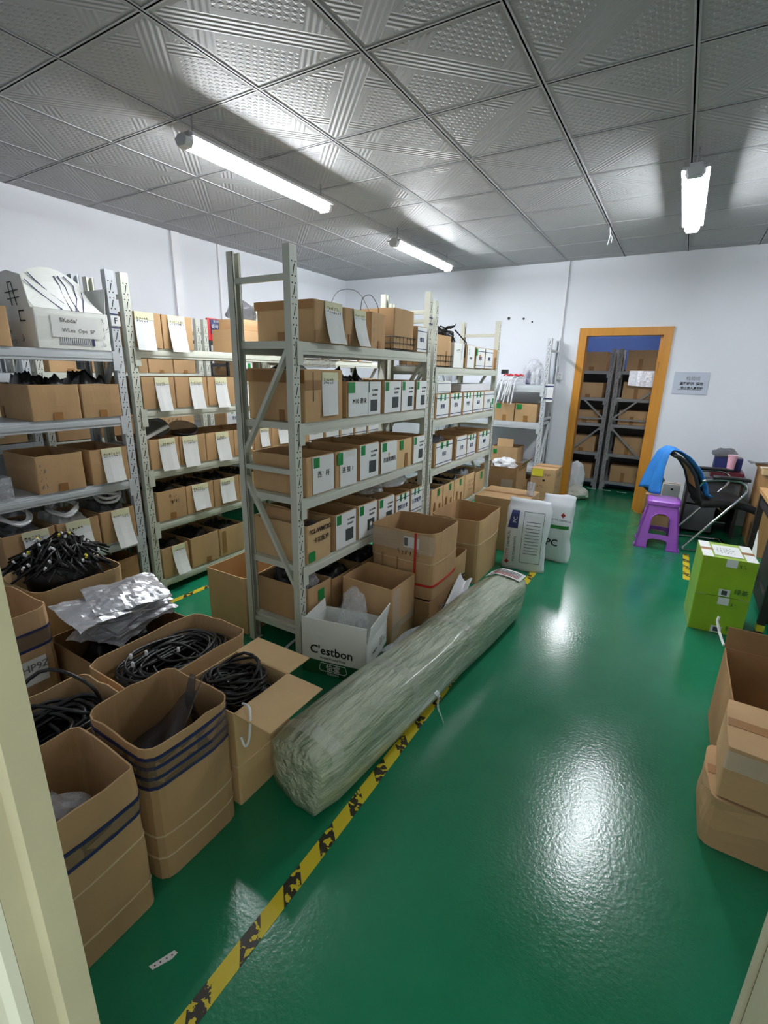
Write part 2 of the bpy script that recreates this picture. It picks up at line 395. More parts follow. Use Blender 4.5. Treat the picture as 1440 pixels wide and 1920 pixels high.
MB().box(-.05, .05, -.025, .025, 0, .085).build('housing', 'white_plastic', t)
mb = MB()
for x in (-.028, .022):
    for z in (.02, .055):
        for dx, dz in ((-.008, .006), (.008, .006), (0, -.006)): mb.box(x+dx-.003, x+dx+.003, -.0265, -.025, z+dz-.003, z+dz+.004)
mb.build('socket_hole', 'ink', t)
t = thing('wall_tube_light', 'short white tube lamp mounted upright beside the wall socket', 'lamp', (-1.37, YF-.03, 1.66))
MB().box(-.02, .02, -.02, .03, 0, .34).build('housing', 'white_plastic', t)
MB().cyl((.03, -.005, .02), (.03, -.005, .2), .01, 8).build('tube', 'white_plastic', t)
MB().tube([(.03,-.005,.02),(.035,0,-.02),(.04,.0,-.055)], .004, 5).build('cord', 'ink', t)
for i, (x, z) in enumerate(((-2.02, 2.25), (-1.83, 2.24), (-1.72, 2.2))):
    MB().lathe([(.001, -.004), (.018-.004*i, 0), (.018-.004*i, .004)], n=10).build('wall_plug', 'ink', None).matrix_world = Matrix.Translation((x, YF-.003, z)) @ Matrix.Rotation(PI/2, 4, 'X')
    tag(bpy.context.scene.collection.objects[-1], ['black plug on the far wall, leftmost of three small dark spots', 'black plug on the far wall, middle one of three small dark spots', 'black plug on the far wall, smallest and rightmost of three dark spots'][i], 'wall plug', 'dark plugs on the far wall')
t = thing('hanging_wire', 'short white wire end dangling from the ceiling near the far wall', 'wire', (-.78, 5.2, HC-.14))
mb = MB(); mb.tube([(0,0,.135),(.01,.0,.08),(-.005,.01,0)], .004, 5); mb.build('wire', 'white_plastic', t)
MB().tube([(.006,0,.09),(.03,0,.05),(.025,.0,.01)], .004, 5).build('wire', 'white_plastic', t)

# notice on the far wall
t = thing('wall_notice', 'white laminated notice with printed Chinese lines right of orange door', 'sign', (.08, YF-.006, 1.4))
MB().box(-.165, .165, -.002, .004, 0, .235).build('sheet', 'notice', t)
FY = Matrix.Rotation(PI/2, 4, 'X')           # text facing -Y
text('检验组', .045, 'ink_grey', t, Matrix.Translation((.02, -.003, .165)) @ FY)
text('温馨提示  请勿', .034, 'ink', t, Matrix.Translation((.01, -.003, .11)) @ FY, bold=.0012)
text('非工作人员勿动', .03, 'ink', t, Matrix.Translation((.02, -.003, .065)) @ FY, bold=.0012)
MB().box(-.115, .115, -.0028, -.0022, .045, .05).build('underline', 'ink_grey', t)

# ------------------------------------------------------------------ tube lamps
def lamp(label, x, y0, y1, z=2.715, glow='lamp_glow'):
    L = y1-y0; t = thing('tube_light', label, 'light fixture', (x, (y0+y1)/2, z), 0, 'ceiling tube lights')
    h = MB(); h.box(-.072, .072, -L/2, L/2, .012, .026); h.box(-.035, .035, -L/2+.01, L/2-.01, .0265, .046); h.build('housing', 'lamp_cap', t)
    for s in (-1, 1):
        MB().cyl((s*.026, -L/2+.03, -.012), (s*.026, L/2-.03, -.012), .014, 10).build('tube', glow, t, True)
    for s in (-1, 1):
        mb = MB(); pr = [(-.052, .012), (-.052, -.01), (-.036, -.034), (.036, -.034), (.052, -.01), (.052, .012), (.03, .034), (-.03, .034)]
        n = len(pr); y = s*L/2
        vs = [(px, y-s*.02, pz) for px, pz in pr]+[(px*.8, y+s*.02, pz*.8) for px, pz in pr]
        mb.add(vs, [tuple(range(n)), tuple(range(2*n-1, n-1, -1))]+[(i, (i+1) % n, n+(i+1) % n, n+i) for i in range(n)]); mb.build('end_cap', 'lamp_cap', t)
        MB().cyl((0, s*(L/2-.06), .046), (0, s*(L/2-.06), HC-z-.006), .005, 6).build('hanger', 'chrome', t)
    return t
lamp('glowing tube light hanging from the ceiling, longest and nearest on the left', -2.46, 2.0, 3.22)
lamp('glowing tube light hanging from the ceiling nearest the far left corner', -2.5, 4.3, 5.55)
lamp('glowing tube light hanging above the open green floor on the right', -.13, 3.65, 4.95)

# ------------------------------------------------------------------ racks
_rk = {}
def cached(key, fn):
    if key not in _rk: _rk[key] = fn()
    return _rk[key]
def upright_me(H, m):
    def f():
        mb = MB(); mb.box(-.025, .025, -.002, 0, 0, H); mb.box(-.025, -.0225, 0, .04, 0, H); mb.box(.0225, .025, 0, .04, 0, H)
        mb.box(-.025, -.013, .038, .04, 0, H); mb.box(.013, .025, .038, .04, 0, H); mb.box(-.03, .03, -.006, .05, 0, .004)
        return mb.mesh('upright', m)
    return cached(('up', H, m), f)
def holes_me(H):
    def f():
        mb = MB(); z = .06; k = 0
        while z < H-.04:
            if k % 3 < 2:
                for x in (-.011, .011): mb.box(x-.0032, x+.0032, -.0028, -.002, z-.0032, z+.0032)
            else: mb.bar((-.004, -.0024, z-.02), (.006, -.0024, z+.02), .0045, .0008, (0, 1, 0))
            z += .03; k += 1
        return mb.mesh('perforation', 'rack_hole')
    return cached(('ho', H), f)
def beam_me(L, m, bh):
    def f():
        mb = MB(); mb.box(-L/2, L/2, -.005, .03, -bh, -.012); mb.box(-L/2, L/2, .005, .03, -.012, 0); mb.box(-L/2, L/2, -.008, -.005, -bh*.72, -bh*.36)
        for s in (-1, 1): mb.box(s*L/2-.02, s*L/2+.02, -.009, -.006, -bh-.05, .0)
        return mb.mesh('beam', m)
    return cached(('be', L, m, bh), f)
def deck_me(L, D, m):
    def f():
        mb = MB(); mb.box(-L/2, L/2, -D/2+.01, D/2-.01, -.004, 0)
        mb.box(-L/2, -L/2+.012, -D/2+.03, D/2-.03, -.035, -.004); mb.box(L/2-.012, L/2, -D/2+.03, D/2-.03, -.035, -.004); mb.box(-.012, .012, -D/2+.03, D/2-.03, -.035, -.004)
        return mb.mesh('shelf_panel', m)
    return cached(('de', L, D, m), f)
def rack(label, cx, cy, rz, L, D, H, shelves, m='rack_beige', bh=.06, group='boltless shelving racks', brace=True):
    t = thing('shelving_rack', label, 'shelf', (cx, cy, 0), rz, group)
    for sx in (-1, 1):
        for sy in (-1, 1):
            o = link('upright', upright_me(H, m), t, mw=Matrix.Translation((sx*(L/2-.025), sy*D/2, 0)) @ Matrix.Rotation(0 if sy < 0 else PI, 4, 'Z'))
            link("perforation", holes_me(H), o)["kind"] = "stuff"
        x = sx*(L/2-.025); y0, y1 = -D/2+.02, D/2-.02
        if brace:
            for z in (.14, 1.06, H-.13):
                MB().box(x-.012, x+.012, y0, y1, z-.013, z+.013).build('brace', m, t)
            for (a, b) in (((y0, 1.70), (y1, 1.12)), ((y1, 1.0), (y0, .38))):
                MB().bar((x, a[0], a[1]), (x, b[0], b[1]), .02, .03, (1, 0, 0)).build('diagonal_brace', m, t)
    for z in shelves:
        for sy in (-1, 1):
            link('beam', beam_me(round(L-.1, 3), m, bh), t, mw=Matrix.Translation((0, sy*(D/2-.0), z)) @ Matrix.Rotation(0 if sy < 0 else PI, 4, 'Z'))
        link('shelf_panel', deck_me(round(L-.06, 3), D, m), t, mw=Matrix.Translation((0, 0, z)))
    return t
R90 = PI/2
rA1 = rack('beige shelving rack in the middle with its open end frame facing the camera', -1.80, 2.57, R90, 1.5, .4, 2.11, (1.70, 1.31, .92, .54, .17))
rA2 = rack('beige shelving rack continuing behind the middle rack towards the far wall', -1.80, 4.12, R90, 1.5, .4, 2.06, (1.61, 1.22, .83, .42))
rB1 = rack('pale grey shelving rack at left edge carrying the letter F tag', -3.15, 1.07, R90, 1.5, .4, 2.10, (1.65, 1.27, .87, .48, .09), 'rack_grey')
rB2 = rack('shelving rack on the left aisle, directly beyond the rack tagged F', -3.15, 2.61, R90, 1.5, .4, 2.10, (1.68, 1.30, .90, .53, .11))
rB3 = rack('shelving rack on the left aisle, farthest one, seen through the middle rack', -3.15, 4.15, R90, 1.5, .4, 2.0, (1.66, 1.30, .90, .53, .11))
rD1 = rack('shelving rack against the left wall, nearest, behind the rack tagged F', -4.32, 1.07, R90, 1.5, .4, 2.05, (1.5, 1.0, .6, .2), 'rack_grey')
rD2 = rack('shelving rack against the left wall, second, with flat brown cartons', -4.32, 2.61, R90, 1.5, .4, 2.02, (1.51, .98, .6, .2))
rD3 = rack('shelving rack against the left wall, farthest, with black crates', -4.32, 4.15, R90, 1.5, .4, 2.02, (1.46, .95, .6, .2))
rE = rack('beige shelving rack standing against the far wall left of the door', -2.03, 6.12, 0, 1.4, .46, 1.97, (1.45, 1.02, .50, .12), 'rack_grey', .075)
rI1 = rack('grey shelving rack in the dark inner room, left half of doorway', -1.63, 7.66, 0, 1.6, .45, 1.93, (1.64, 1.28, .93, .52, .13), 'inner_rack', .04, brace=False)
rI2 = rack('grey shelving rack in the dark inner room, right half of doorway', .01, 7.66, 0, 1.6, .45, 1.93, (1.64, 1.28, .93, .52, .13), 'inner_rack', .04, brace=False)
for t_, s in ((rI1, 1), (rI2, -1)):
    for a, b in (((s*.77, 1.0), (s*.2, 1.5)), ((s*.77, .9), (s*.2, .35))):
        MB().bar((a[0], -.236, a[1]), (b[0], -.236, b[1]), .022, .006, (0, 1, 0)).build('diagonal_brace', 'inner_rack', t_)
    MB().box(-.77, .77, -.238, -.232, .99, 1.01).build('brace', 'inner_rack', t_)
    MB().box(-.79, .79, .228, .234, .02, 1.66).build('back_panel', 'dark_steel', t_)  # dark backing added to black out the gaps between cartons and shade their fronts
FX = Matrix(((0,0,1,0),(1,0,0,0),(0,1,0,0),(0,0,0,1)))   # text facing +X
# F tag on the rack
MB().box(.70, .755, -.207, -.2055, 1.795, 1.85).build('tag_plate', 'paper', rB1)
text('F', .05, 'ink', rB1, Matrix.Translation((.728, -.2078, 1.822)) @ FY)
for z in (1.785, 1.86): MB().box(.698, .752, -.2045, -.2035, z-.003, z+.003).build('tag_band', 'tape_blue', rB1)
for z in (1.90, 1.94): MB().box(.698, .752, -.2045, -.2028, z-.004, z+.004).build('tag_band', 'tape_blue', rA1)

# ------------------------------------------------------------------ cartons
def perim(w, d, r, ns=4, na=3):
    """rounded rectangle, counter-clockwise: (x, y, nx, ny, mid) with mid = 1 halfway along a wall"""
    pts = []
    hw, hd = w/2, d/2; r = min(r, hw*.9, hd*.9)
    sides = [((hw, -hd+r), (hw, hd-r), (1, 0)), ((hw-r, hd), (-hw+r, hd), (0, 1)), ((-hw, hd-r), (-hw, -hd+r), (-1, 0)), ((-hw+r, -hd), (hw-r, -hd), (0, -1))]
    for k, (a, b, n) in enumerate(sides):
        for i in range(ns+1):
            t = i/ns; pts.append((a[0]+(b[0]-a[0])*t, a[1]+(b[1]-a[1])*t, n[0], n[1], math.sin(PI*t)))
        ang0 = k*PI/2; cx, cy = [(hw-r, hd-r), (-hw+r, hd-r), (-hw+r, -hd+r), (hw-r, -hd+r)][k]
        for i in range(1, na):
            an = ang0+PI/2*i/na; pts.append((cx+r*math.cos(an), cy+r*math.sin(an), math.cos(an), math.sin(an), 0))
    return pts
class Shell:
    def __init__(s, w, d, h, r=.006, bulge=.0, jit=.0, seed=0, rim=0.0, lean=0.0, drop=None):
        s.w, s.d, s.h, s.seed, s.bulge, s.jit, s.rim, s.lean, s.drop = w, d, h, seed, bulge, jit, rim, lean, drop
        s.P = perim(w, d, r)
    def pt(s, i, z, off=0.0):
        x, y, nx, ny, mid = s.P[i % len(s.P)]
        q = z/s.h
        o = off + s.bulge*mid*math.sin(PI*min(1, max(0, q*.9+.05))) + s.jit*nz3((x, y, z), 9, s.seed)*min(1, q*2)
        return Vector((x+nx*o+s.lean*q*s.w, y+ny*o, z))
    def top(s, i):
        x, y, nx, ny, mid = s.P[i % len(s.P)]
        h = s.h + s.rim*nz3((x, y, 0), 14, s.seed+3)
        if s.drop: h += s.drop(x/s.w, y/s.d)
        return h
    def body(s, closed=False, t=.005, levels=5):
        mb = MB(); n = len(s.P)
        vs = []; fs = []
        for L in range(levels+1):
            for i in range(n): vs.append(s.pt(i, s.top(i)*L/levels))
        for L in range(levels):
            for i in range(n): fs.append((L*n+i, L*n+(i+1) % n, (L+1)*n+(i+1) % n, (L+1)*n+i))
        fs.append(tuple(range(n-1, -1, -1)))
        o = levels*n
        if closed: fs.append(tuple(range(o, o+n)))
        else:
            b = len(vs)
            for L in range(3):
                for i in range(n): vs.append(s.pt(i, max(t, s.top(i)*(1-L/2)), -t))
            for i in range(n): fs.append((o+i, o+(i+1) % n, b+(i+1) % n, b+i))
            for L in range(2):
                for i in range(n): fs.append((b+L*n+i, b+L*n+(i+1) % n, b+(L+1)*n+(i+1) % n, b+(L+1)*n+i))
            fs.append(tuple(range(b+2*n, b+3*n)))
        mb.add(vs, fs); return mb
    def band(s, z0, z1, off=.0025, slope=0):
        mb = MB(); n = len(s.P); vs = []
        for i in range(n):
            y = s.P[i][1]/s.d*slope
            vs += [s.pt(i, z0+y, .0002), s.pt(i, z0+y, off), s.pt(i, z1+y, off), s.pt(i, z1+y, .0002)]
        fs = []
        for i in range(n):
            a = i*4; b = ((i+1) % n)*4
            for k in range(4): fs.append((a+k, b+k, b+(k+1) % 4, a+(k+1) % 4))
        mb.add(vs, fs); return mb
def face_mw(w, d, face, off=0):
    if face == 'px': return Matrix.Translation((w/2+off, 0, 0)) @ FX
    if face == 'my': return Matrix.Translation((0, -d/2-off, 0)) @ FY
    if face == 'mx': return Matrix.Translation((-w/2-off, 0, 0)) @ Matrix.Rotation(PI, 4, 'Z') @ FX
    if face == 'top': return Matrix.Translation((0, 0, off))
SEED = [0]
def decal(t, w, d, h, face, k):
    """k = (kind, u0, u1, v0, v1, ...) in fractions of the face; sheets sit just proud of the wall"""
    fw_ = d if face in ('px', 'mx') else w
    kind = k[0]; u0, u1, v0, v1 = k[1]*fw_, k[2]*fw_, k[3]*h, k[4]*h
    SEED[0] += 1; sd = SEED[0]
    mw = face_mw(w, d, face, .0015)
    if kind == 'paper':                       # sheet hanging down, loose at its lower edge
        curl = k[5] if len(k) > 5 else .02
        R = random.Random(sd); sk = R.uniform(-.02, .03)*fw_*2
        P = lambda a, b: (u0+(u1-u0)*a+sk*(1-b), v0+(v1-v0)*b, .001+curl*(1-b)**2*.8+.004*math.sin(a*5+sd)*(1-b))
        o = link('paper_sheet', MB().sheet(P, 3, 6, .0012).mesh('paper_sheet', 'paper'), t, mw=mw)
        hd = MB().sheet(lambda a, b: (u0+(u1-u0)*a, v1-(v1-v0)*.2*(1-b), .0022+.0012*(1-b)), 1, 1, .0008).mesh('header', 'paper_cream')
        link('header', hd, o)
        link('handwriting', scribble(sd % 7, .12, .035, 2, 'ink', 7), o, mw=Matrix.Translation(((u0+u1)/2, v1-(v1-v0)*.2, .0045)) @ Matrix.Scale(min(1.0, (u1-u0)/.14), 4))
        return o
    m = {'green': 'sticker_green', 'white': 'paper', 'dark': 'dark_print', 'tape': 'tape_brown', 'cream': 'paper_cream', 'clear': 'tape_clear', 'yellow': 'paper_yellow', 'blue': 'tape_blue', 'slot': 'ink'}.get(kind)
    nm = {'green': 'green_sticker', 'white': 'label_sheet', 'dark': 'printed_square', 'tape': 'tape_strip', 'cream': 'label_sheet', 'clear': 'clear_tape', 'yellow': 'yellow_note', 'blue': 'blue_line', 'slot': 'dark_mark'}.get(kind)
    lay = {'white': .0, 'cream': .0, 'tape': .0002, 'green': .0012, 'dark': .0012, 'clear': .002, 'yellow': .0012, 'blue': .0012, 'slot': .0012}.get(kind, .002)
    if kind == 'text': 
        return text(k[5], v1-v0, k[6] if len(k) > 6 else 'ink', t, mw @ Matrix.Translation(((u0+u1)/2, (v0+v1)/2, .0022)), bold=k[7] if len(k) > 7 else 0)
    if kind == 'scrib':
        return link('handwriting', scribble(100+sd % 9, u1-u0, v1-v0, k[5], k[6] if len(k) > 6 else 'ink', k[7] if len(k) > 7 else 6), t, mw=mw @ Matrix.Translation(((u0+u1)/2, (v0+v1)/2, .002)))
    return link(nm, MB().box(u0, u1, v0, v1, lay, lay+.001).mesh(nm, m), t, mw=mw)
def carton(label, x0, x1, y0, y1, z, h, opened=True, m='cardboard', r=.006, bulge=.004, jit=.003, rim=.004, rz=0, lean=0, px=(), my=(), mx=(), top=(), bands=(), flaps=(), group=None, drop=None, name='cardboard_box', t=.005):
    w, d = x1-x0, y1-y0; SEED[0] += 1
    th = thing(name, label, 'box', ((x0+x1)/2, (y0+y1)/2, z+.0015), rz, group)
    s = Shell(w, d, h, r, bulge, jit, SEED[0], rim if opened else 0, lean, drop)
    s.body(not opened, t, 16 if bands else 5).build('body', m, th)
    for f, ks in (('px', px), ('my', my), ('mx', mx)):
        for k in ks: decal(th, w+2*bulge*.7, d+2*bulge*.7, h, f, k)
    for (z0, z1, mm, nm) in bands: s.band(z0*h, z1*h).build(nm, mm, th)
    for (f, L, ang, wf) in flaps:             # flap hinged on the rim, ang from upright: 90 = flat out, 180 = hanging
        fl = (d if f in ('px', 'mx') else w)*wf
        mb = MB(); mb.box(-fl/2, fl/2, -.002, .002, 0, L)
        rot = Matrix.Rotation(math.radians(ang), 4, 'X')
        base = {'px': Matrix.Translation((w/2, 0, h)) @ Matrix.Rotation(PI/2, 4, 'Z'), 'mx': Matrix.Translation((-w/2, 0, h)) @ Matrix.Rotation(-PI/2, 4, 'Z'),
                'my': Matrix.Translation((0, -d/2, h)), 'py': Matrix.Translation((0, d/2, h)) @ Matrix.Rotation(PI, 4, 'Z')}[f]
        link('flap', mb.mesh('flap', m), th, mw=base @ rot)
    if not opened:
        mb = MB(); mb.box(-w/2+.002, w/2-.002, -.0012, .0012, h, h+.0008); mb.build('seam', 'ink', th)
        mb = MB(); mb.box(-w/2, w/2, -.024, .024, h+.0009, h+.0018); mb.build('tape_strip', 'tape_brown', th)
    return th

# ------------------------------------------------------------------ heaps, cables, bags
def heap(name, label, cat, x0, x1, y0, y1, z, h, m, seed=0, rough=.5, kind='stuff', n=16, parent=None, zb=None):
    """lumpy closed heap lying in a carton"""
    cx, cy = (x0+x1)/2, (y0+y1)/2
    def H(u, v):
        e = min(1, 5*min(u, 1-u, v, 1-v)+.25)
        p = (u*3, v*3*(y1-y0)/(x1-x0), seed*1.7)
        return h*e*(.62+.38*(1-rough)+rough*(.8*nz3(p, 1.3, seed)+.5*nz3(p, 3.1, seed+1))+.12*nz3(p, 8, seed+5))
    mb = MB(); vs = []; fs = []
    for i in range(n+1):
        for j in range(n+1):
            u, v = i/n, j/n
            vs.append((x0+(x1-x0)*u-cx, y0+(y1-y0)*v-cy, max(.004, H(u, v))))
    N = (n+1)**2
    for i in range(n+1):
        for j in range(n+1): vs.append((x0+(x1-x0)*i/n-cx, y0+(y1-y0)*j/n-cy, 0))
    A = lambda i, j: i*(n+1)+j
    for i in range(n):
        for j in range(n):
            fs.append((A(i,j), A(i+1,j), A(i+1,j+1), A(i,j+1))); fs.append((N+A(i,j), N+A(i,j+1), N+A(i+1,j+1), N+A(i+1,j)))
    for i in range(n):
        fs += [(A(i,0), N+A(i,0), N+A(i+1,0), A(i+1,0)), (A(i,n), A(i+1,n), N+A(i+1,n), N+A(i,n)), (A(0,i), A(0,i+1), N+A(0,i+1), N+A(0,i)), (A(n,i), N+A(n,i), N+A(n,i+1), A(n,i+1))]
    mb.add(vs, fs); o = mb.build(name, m, parent, smooth=True); o.location = (cx, cy, z)
    if parent is None: tag(o, label, cat, None, kind)
    return o
def bag(name, label, cat, c, s, m, seed=0, amp=.35, sub=3, flat=0.0, parent=None, rz=0):
    """crumpled plastic bag: noisy closed blob, size s, resting at height c[2]"""
    import bmesh
    bm = bmesh.new(); bmesh.ops.create_icosphere(bm, subdivisions=sub, radius=1)
    for v in bm.verts:
        p = v.co.copy(); k = 1+amp*(nz3(p, 1.6, seed)+.6*nz3(p, 4.2, seed+2)); v.co = p*k
        if v.co.z < -.55: v.co.z = -.55+(v.co.z+.55)*.2
    zmin = min(v.co.z for v in bm.verts)
    for v in bm.verts: v.co = Vector((v.co.x*s[0], v.co.y*s[1], (v.co.z-zmin)*s[2]*.62))
    me = bpy.data.meshes.new(name); bm.to_mesh(me); bm.free(); me.materials.append(MATS[m])
    o = link(name, me, parent, loc=c); o.rotation_euler.z = rz
    if parent is None: tag(o, label, cat)
    return o
def loops(mb, n, cx, cy, z0, z1, rx, ry, rad, seed, tilt=.25, seg=18, jitter=.25, sides=5, sq=2.0):
    R = random.Random(seed)
    for i in range(n):
        ax, ay = rx*R.uniform(1-jitter, 1), ry*R.uniform(1-jitter, 1); ox, oy = R.uniform(-1, 1)*(rx-ax), R.uniform(-1, 1)*(ry-ay)
        zz = z0+(z1-z0)*R.random(); tx, ty = R.uniform(-tilt, tilt), R.uniform(-tilt, tilt); ph = R.random()*6
        pts = []
        for k in range(seg):
            a = 2*PI*k/seg; c_, s_2 = math.cos(a), math.sin(a)
            x = ax*math.copysign(abs(c_)**(2/sq), c_); y = ay*math.copysign(abs(s_2)**(2/sq), s_2)
            pts.append((cx+ox+x, cy+oy+y, max(zz+x*tx+y*ty+.008*math.sin(3*a+ph), rad+.001)))
        mb.tube(pts, rad, sides, closed=True)
    return mb

# ------------------------------------------------------------------ what stands on the racks
ORD = ['leftmost', 'second from left', 'third from left', 'fourth from left', 'fifth from left', 'sixth from left', 'seventh from left']
def row(rk, shelf, xf, z, items, depth=.37, group=None, n0=0):
    out = []
    for i, it in enumerate(items):
        it = dict(it); y0, y1, h = it.pop('y'); desc = it.pop('desc'); dp = it.pop('depth', depth); xo = it.pop('xo', 0)
        fill = it.pop('fill', None); it.setdefault('bulge', .003)
        out.append(carton(f'{desc}, {ORD[i+n0]}, {shelf} shelf of {rk}', xf-dp+xo, xf+xo, y0, y1, z, h, group=group or f'cartons on the racks', **it))
        if fill:
            m_, top, nm, wd = fill
            heap(nm, f'{wd} in the carton {ORD[i+n0]}, {shelf} shelf of {rk}', 'parts', xf-dp+.016+xo, xf-.016+xo, y0+.016, y1-.016, z+.009, h*.8+top, m_, seed=i+len(out)*3+int(z*10), rough=.24, n=22)
    return out
def pap(a=.25, b=.7, v0=-.08, v1=1.0, curl=.03): return ('paper', a-.5, b-.5, v0, v1, curl)
TP = ('tape', -.09, .09, .0, .22)
def lab(dark=True, g=(-.42, -.22), txt='CL-WM02', lo=.02):
    k = [('white', -.46, .48, lo, .985), ('green', g[0], g[1], .7, .97), ('text', .0, .46, .72, .8, txt), ('text', .0, .4, .6, .67, '成品物料', 'ink_grey')]
    if dark: k.append(('dark', -.02, .34, .16, .5))
    return k
def labs(txt, g=True):      # white sheet framed by blue lines
    k = [('white', -.44, .47, .03, .97), ('blue', -.44, .47, .8, .83), ('blue', -.44, .47, .12, .15), ('text', -.4, .4, .38, .58, txt, 'ink_blue')]
    if g: k += [('green', -.2, -.08, .72, .98), ('green', .1, .22, .72, .98)]
    return k
BX = ('black_plastic', .05, 'dark_parts', 'black plastic parts heaped')
# --- rack F (near left)
F = 'rack F'
row(F, 'top', -2.945, 1.65, [dict(y=(1.0, 1.24, .19), desc='closed brown carton', opened=False, px=[('scrib', .1, .4, .5, .8, 1, 'ink', 2)])])
row(F, 'second', -2.945, 1.27, [dict(y=(1.27, 1.525, .19), desc='deep plain brown carton', px=[TP], my=[('tape', -.4, -.32, 0, .35)], fill=('black_plastic', .08, 'dark_parts', 'black plastic parts heaped')),
    dict(y=(1.535, 1.765, .19), desc='plain brown carton', px=[TP], fill=('black_plastic', .09, 'dark_parts', 'black plastic parts heaped'))])
row(F, 'third', -2.945, .87, [dict(y=(1.24, 1.49, .21), desc='empty open brown carton', px=[TP, ('scrib', -.46, -.3, .1, .9, 4, 'ink_grey', 2)]), dict(y=(1.53, 1.765, .21), desc='open carton with written sheet', px=[pap(.3, .82, .02), ('scrib', -.1, .25, .4, .5, 1)])])
row(F, 'fourth', -2.945, .48, [dict(y=(1.02, 1.28, .2), desc='carton of white parts with sheet', px=[pap(.35, .85, .0)], fill=('grey_plastic', .05, 'white_parts', 'pale ring parts heaped')),
    dict(y=(1.29, 1.53, .2), desc='carton of white parts with sheet', px=[pap(.2, .76, -.25, 1, .07)], fill=('white_plastic', .06, 'white_parts', 'pale ring parts heaped')),
    dict(y=(1.54, 1.762, .21), desc='carton of white parts with sheet', px=[pap(.3, .82, -.15, 1, .06)], fill=('grey_plastic', .06, 'white_parts', 'pale ring parts heaped'))])
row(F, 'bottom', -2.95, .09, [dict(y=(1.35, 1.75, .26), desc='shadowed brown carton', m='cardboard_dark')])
# rings and straps sticking out of the fourth shelf cartons
for i, (y, x, z, rr, tx) in enumerate(((1.14, -3.05, .72, .09, .5), (1.4, -3.06, .71, .1, .6), (1.66, -3.07, .74, .1, .4))):
    mb = MB(); loops(mb, 3, 0, 0, 0.03, .05, rr, rr*.8, .009, 30+i, .35, 22, .2, 6)
    o = mb.build('white_ring', 'white_plastic'); o.location = (x, y, z+.01); o.rotation_euler = (tx*.5, .2, 0)
    tag(o, f'white plastic rings sticking out of carton {ORD[i]}, fourth shelf of rack F', 'ring', 'white rings in the cartons')
# clear trays stacked at the left edge
for k in range(3):
    mb = MB(); mb.box(-.15, .15, -.1, .1, 0, .004); mb.box(-.15, -.147, -.1, .1, .004, .04); mb.box(.147, .15, -.1, .1, .004, .04); mb.box(-.147, .147, -.1, -.097, .004, .04); mb.box(-.147, .147, .097, .1, .004, .04)
    o = mb.build('plastic_tray', 'clear_plastic'); o.location = (-3.1, 1.02, .871+.0405*k)
    tag(o, ['clear plastic tray at the bottom of the tray stack, third shelf of rack F', 'clear plastic tray in the middle of the tray stack, rack F', 'clear plastic tray on top of the tray stack, rack F'][k], 'tray', 'stacked clear trays')
# white drawing-covered carton with opened flaps on the top shelf
wb = carton('white open carton with black line drawings and raised flaps on top of rack F', -3.31, -2.95, 1.36, 1.755, 1.65, .2, m='cardboard_white', bulge=.006, jit=.004,
    px=[('white', -.3, .32, .3, .86), ('text', -.25, .1, .66, .82, 'SKoda/', 'ink'), ('text', -.2, .3, .42, .56, 'WLea  Ope  SP', 'ink_grey'), ('clear', -.46, .4, .3, .9), ('scrib', .36, .48, .05, .9, 4, 'ink_grey', 2)],
    my=[('scrib', -.35, -.05, .05, .75, 3, 'ink', 3), ('text', .08, .34, .6, .95, '匚', 'ink', .001), ('scrib', .05, .4, .1, .4, 1, 'ink', 2)])
def free_flap(parent, P, t=.004, m='cardboard_white', nu=6, nv=6, name='flap'): return MB().sheet(P, nu, nv, t).build(name, m, parent)
f1 = free_flap(wb, lambda a, b: (-.17+.33*a, -.2-.02*b+.015*math.sin(3*a), .2+(.19-.07*abs(a-.45))*b))
f2 = free_flap(wb, lambda a, b: (.18-.1*b-.03*math.sin(PI*b), -.19+.36*a*(1-.15*b), .2+.2*b*(.75+.35*math.sin(PI*(a*.9+.08)))))
f3 = free_flap(wb, lambda a, b: (-.17+.34*a, .19+.015*b, .2+.14*b))
mb = MB(); q0 = lambda y, b: Vector((.184-.1*b-.03*math.sin(PI*b)+.003, y, .2+.2*b*.95))
for (ya, ba, yb, bb) in ((-.17, .75, -.05, .02), (-.15, .95, -.02, .2), (.0, .0, .0, .7), (.035, .0, .03, .7), (.0, .7, -.02, .95), (.03, .7, .0, .97), (.02, .0, .07, .4), (.07, .4, .075, .75), (.075, .75, .03, .98), (.06, .0, .1, .35), (.1, .35, .11, .6)):
    pts = [q0(ya+(yb-ya)*i/5, ba+(bb-ba)*i/5) for i in range(6)]; mb.tube(pts, .0024, 4)
mb.build('drawn_line', 'ink_blue', f2)
mb = MB()
for (a0, b0, a1, b1) in ((.4, .1, .45, .8), (.55, .1, .57, .8), (.45, .8, .57, .8), (.3, .5, .75, .55), (.32, .3, .7, .34)):
    mb.bar((-.17+.33*a0, -.2045-.02*b0+.015*math.sin(3*a0), .2+.16*b0), (-.17+.33*a1, -.2045-.02*b1+.015*math.sin(3*a1), .2+.16*b1), .004, .002, (0, 1, 0))
mb.build('drawn_line', 'ink', f1)
mb = MB()
for i in range(17): mb.box(.184, .1855, -.085+.0105*i, -.0835+.0105*i, .025, .06)
for z in (.025, .06): mb.box(.184, .1855, -.085, .1, z, z+.0015)
mb.box(.184, .1855, .088, .1, .02, .064); mb.build('printed_scale', 'ink_blue', wb)

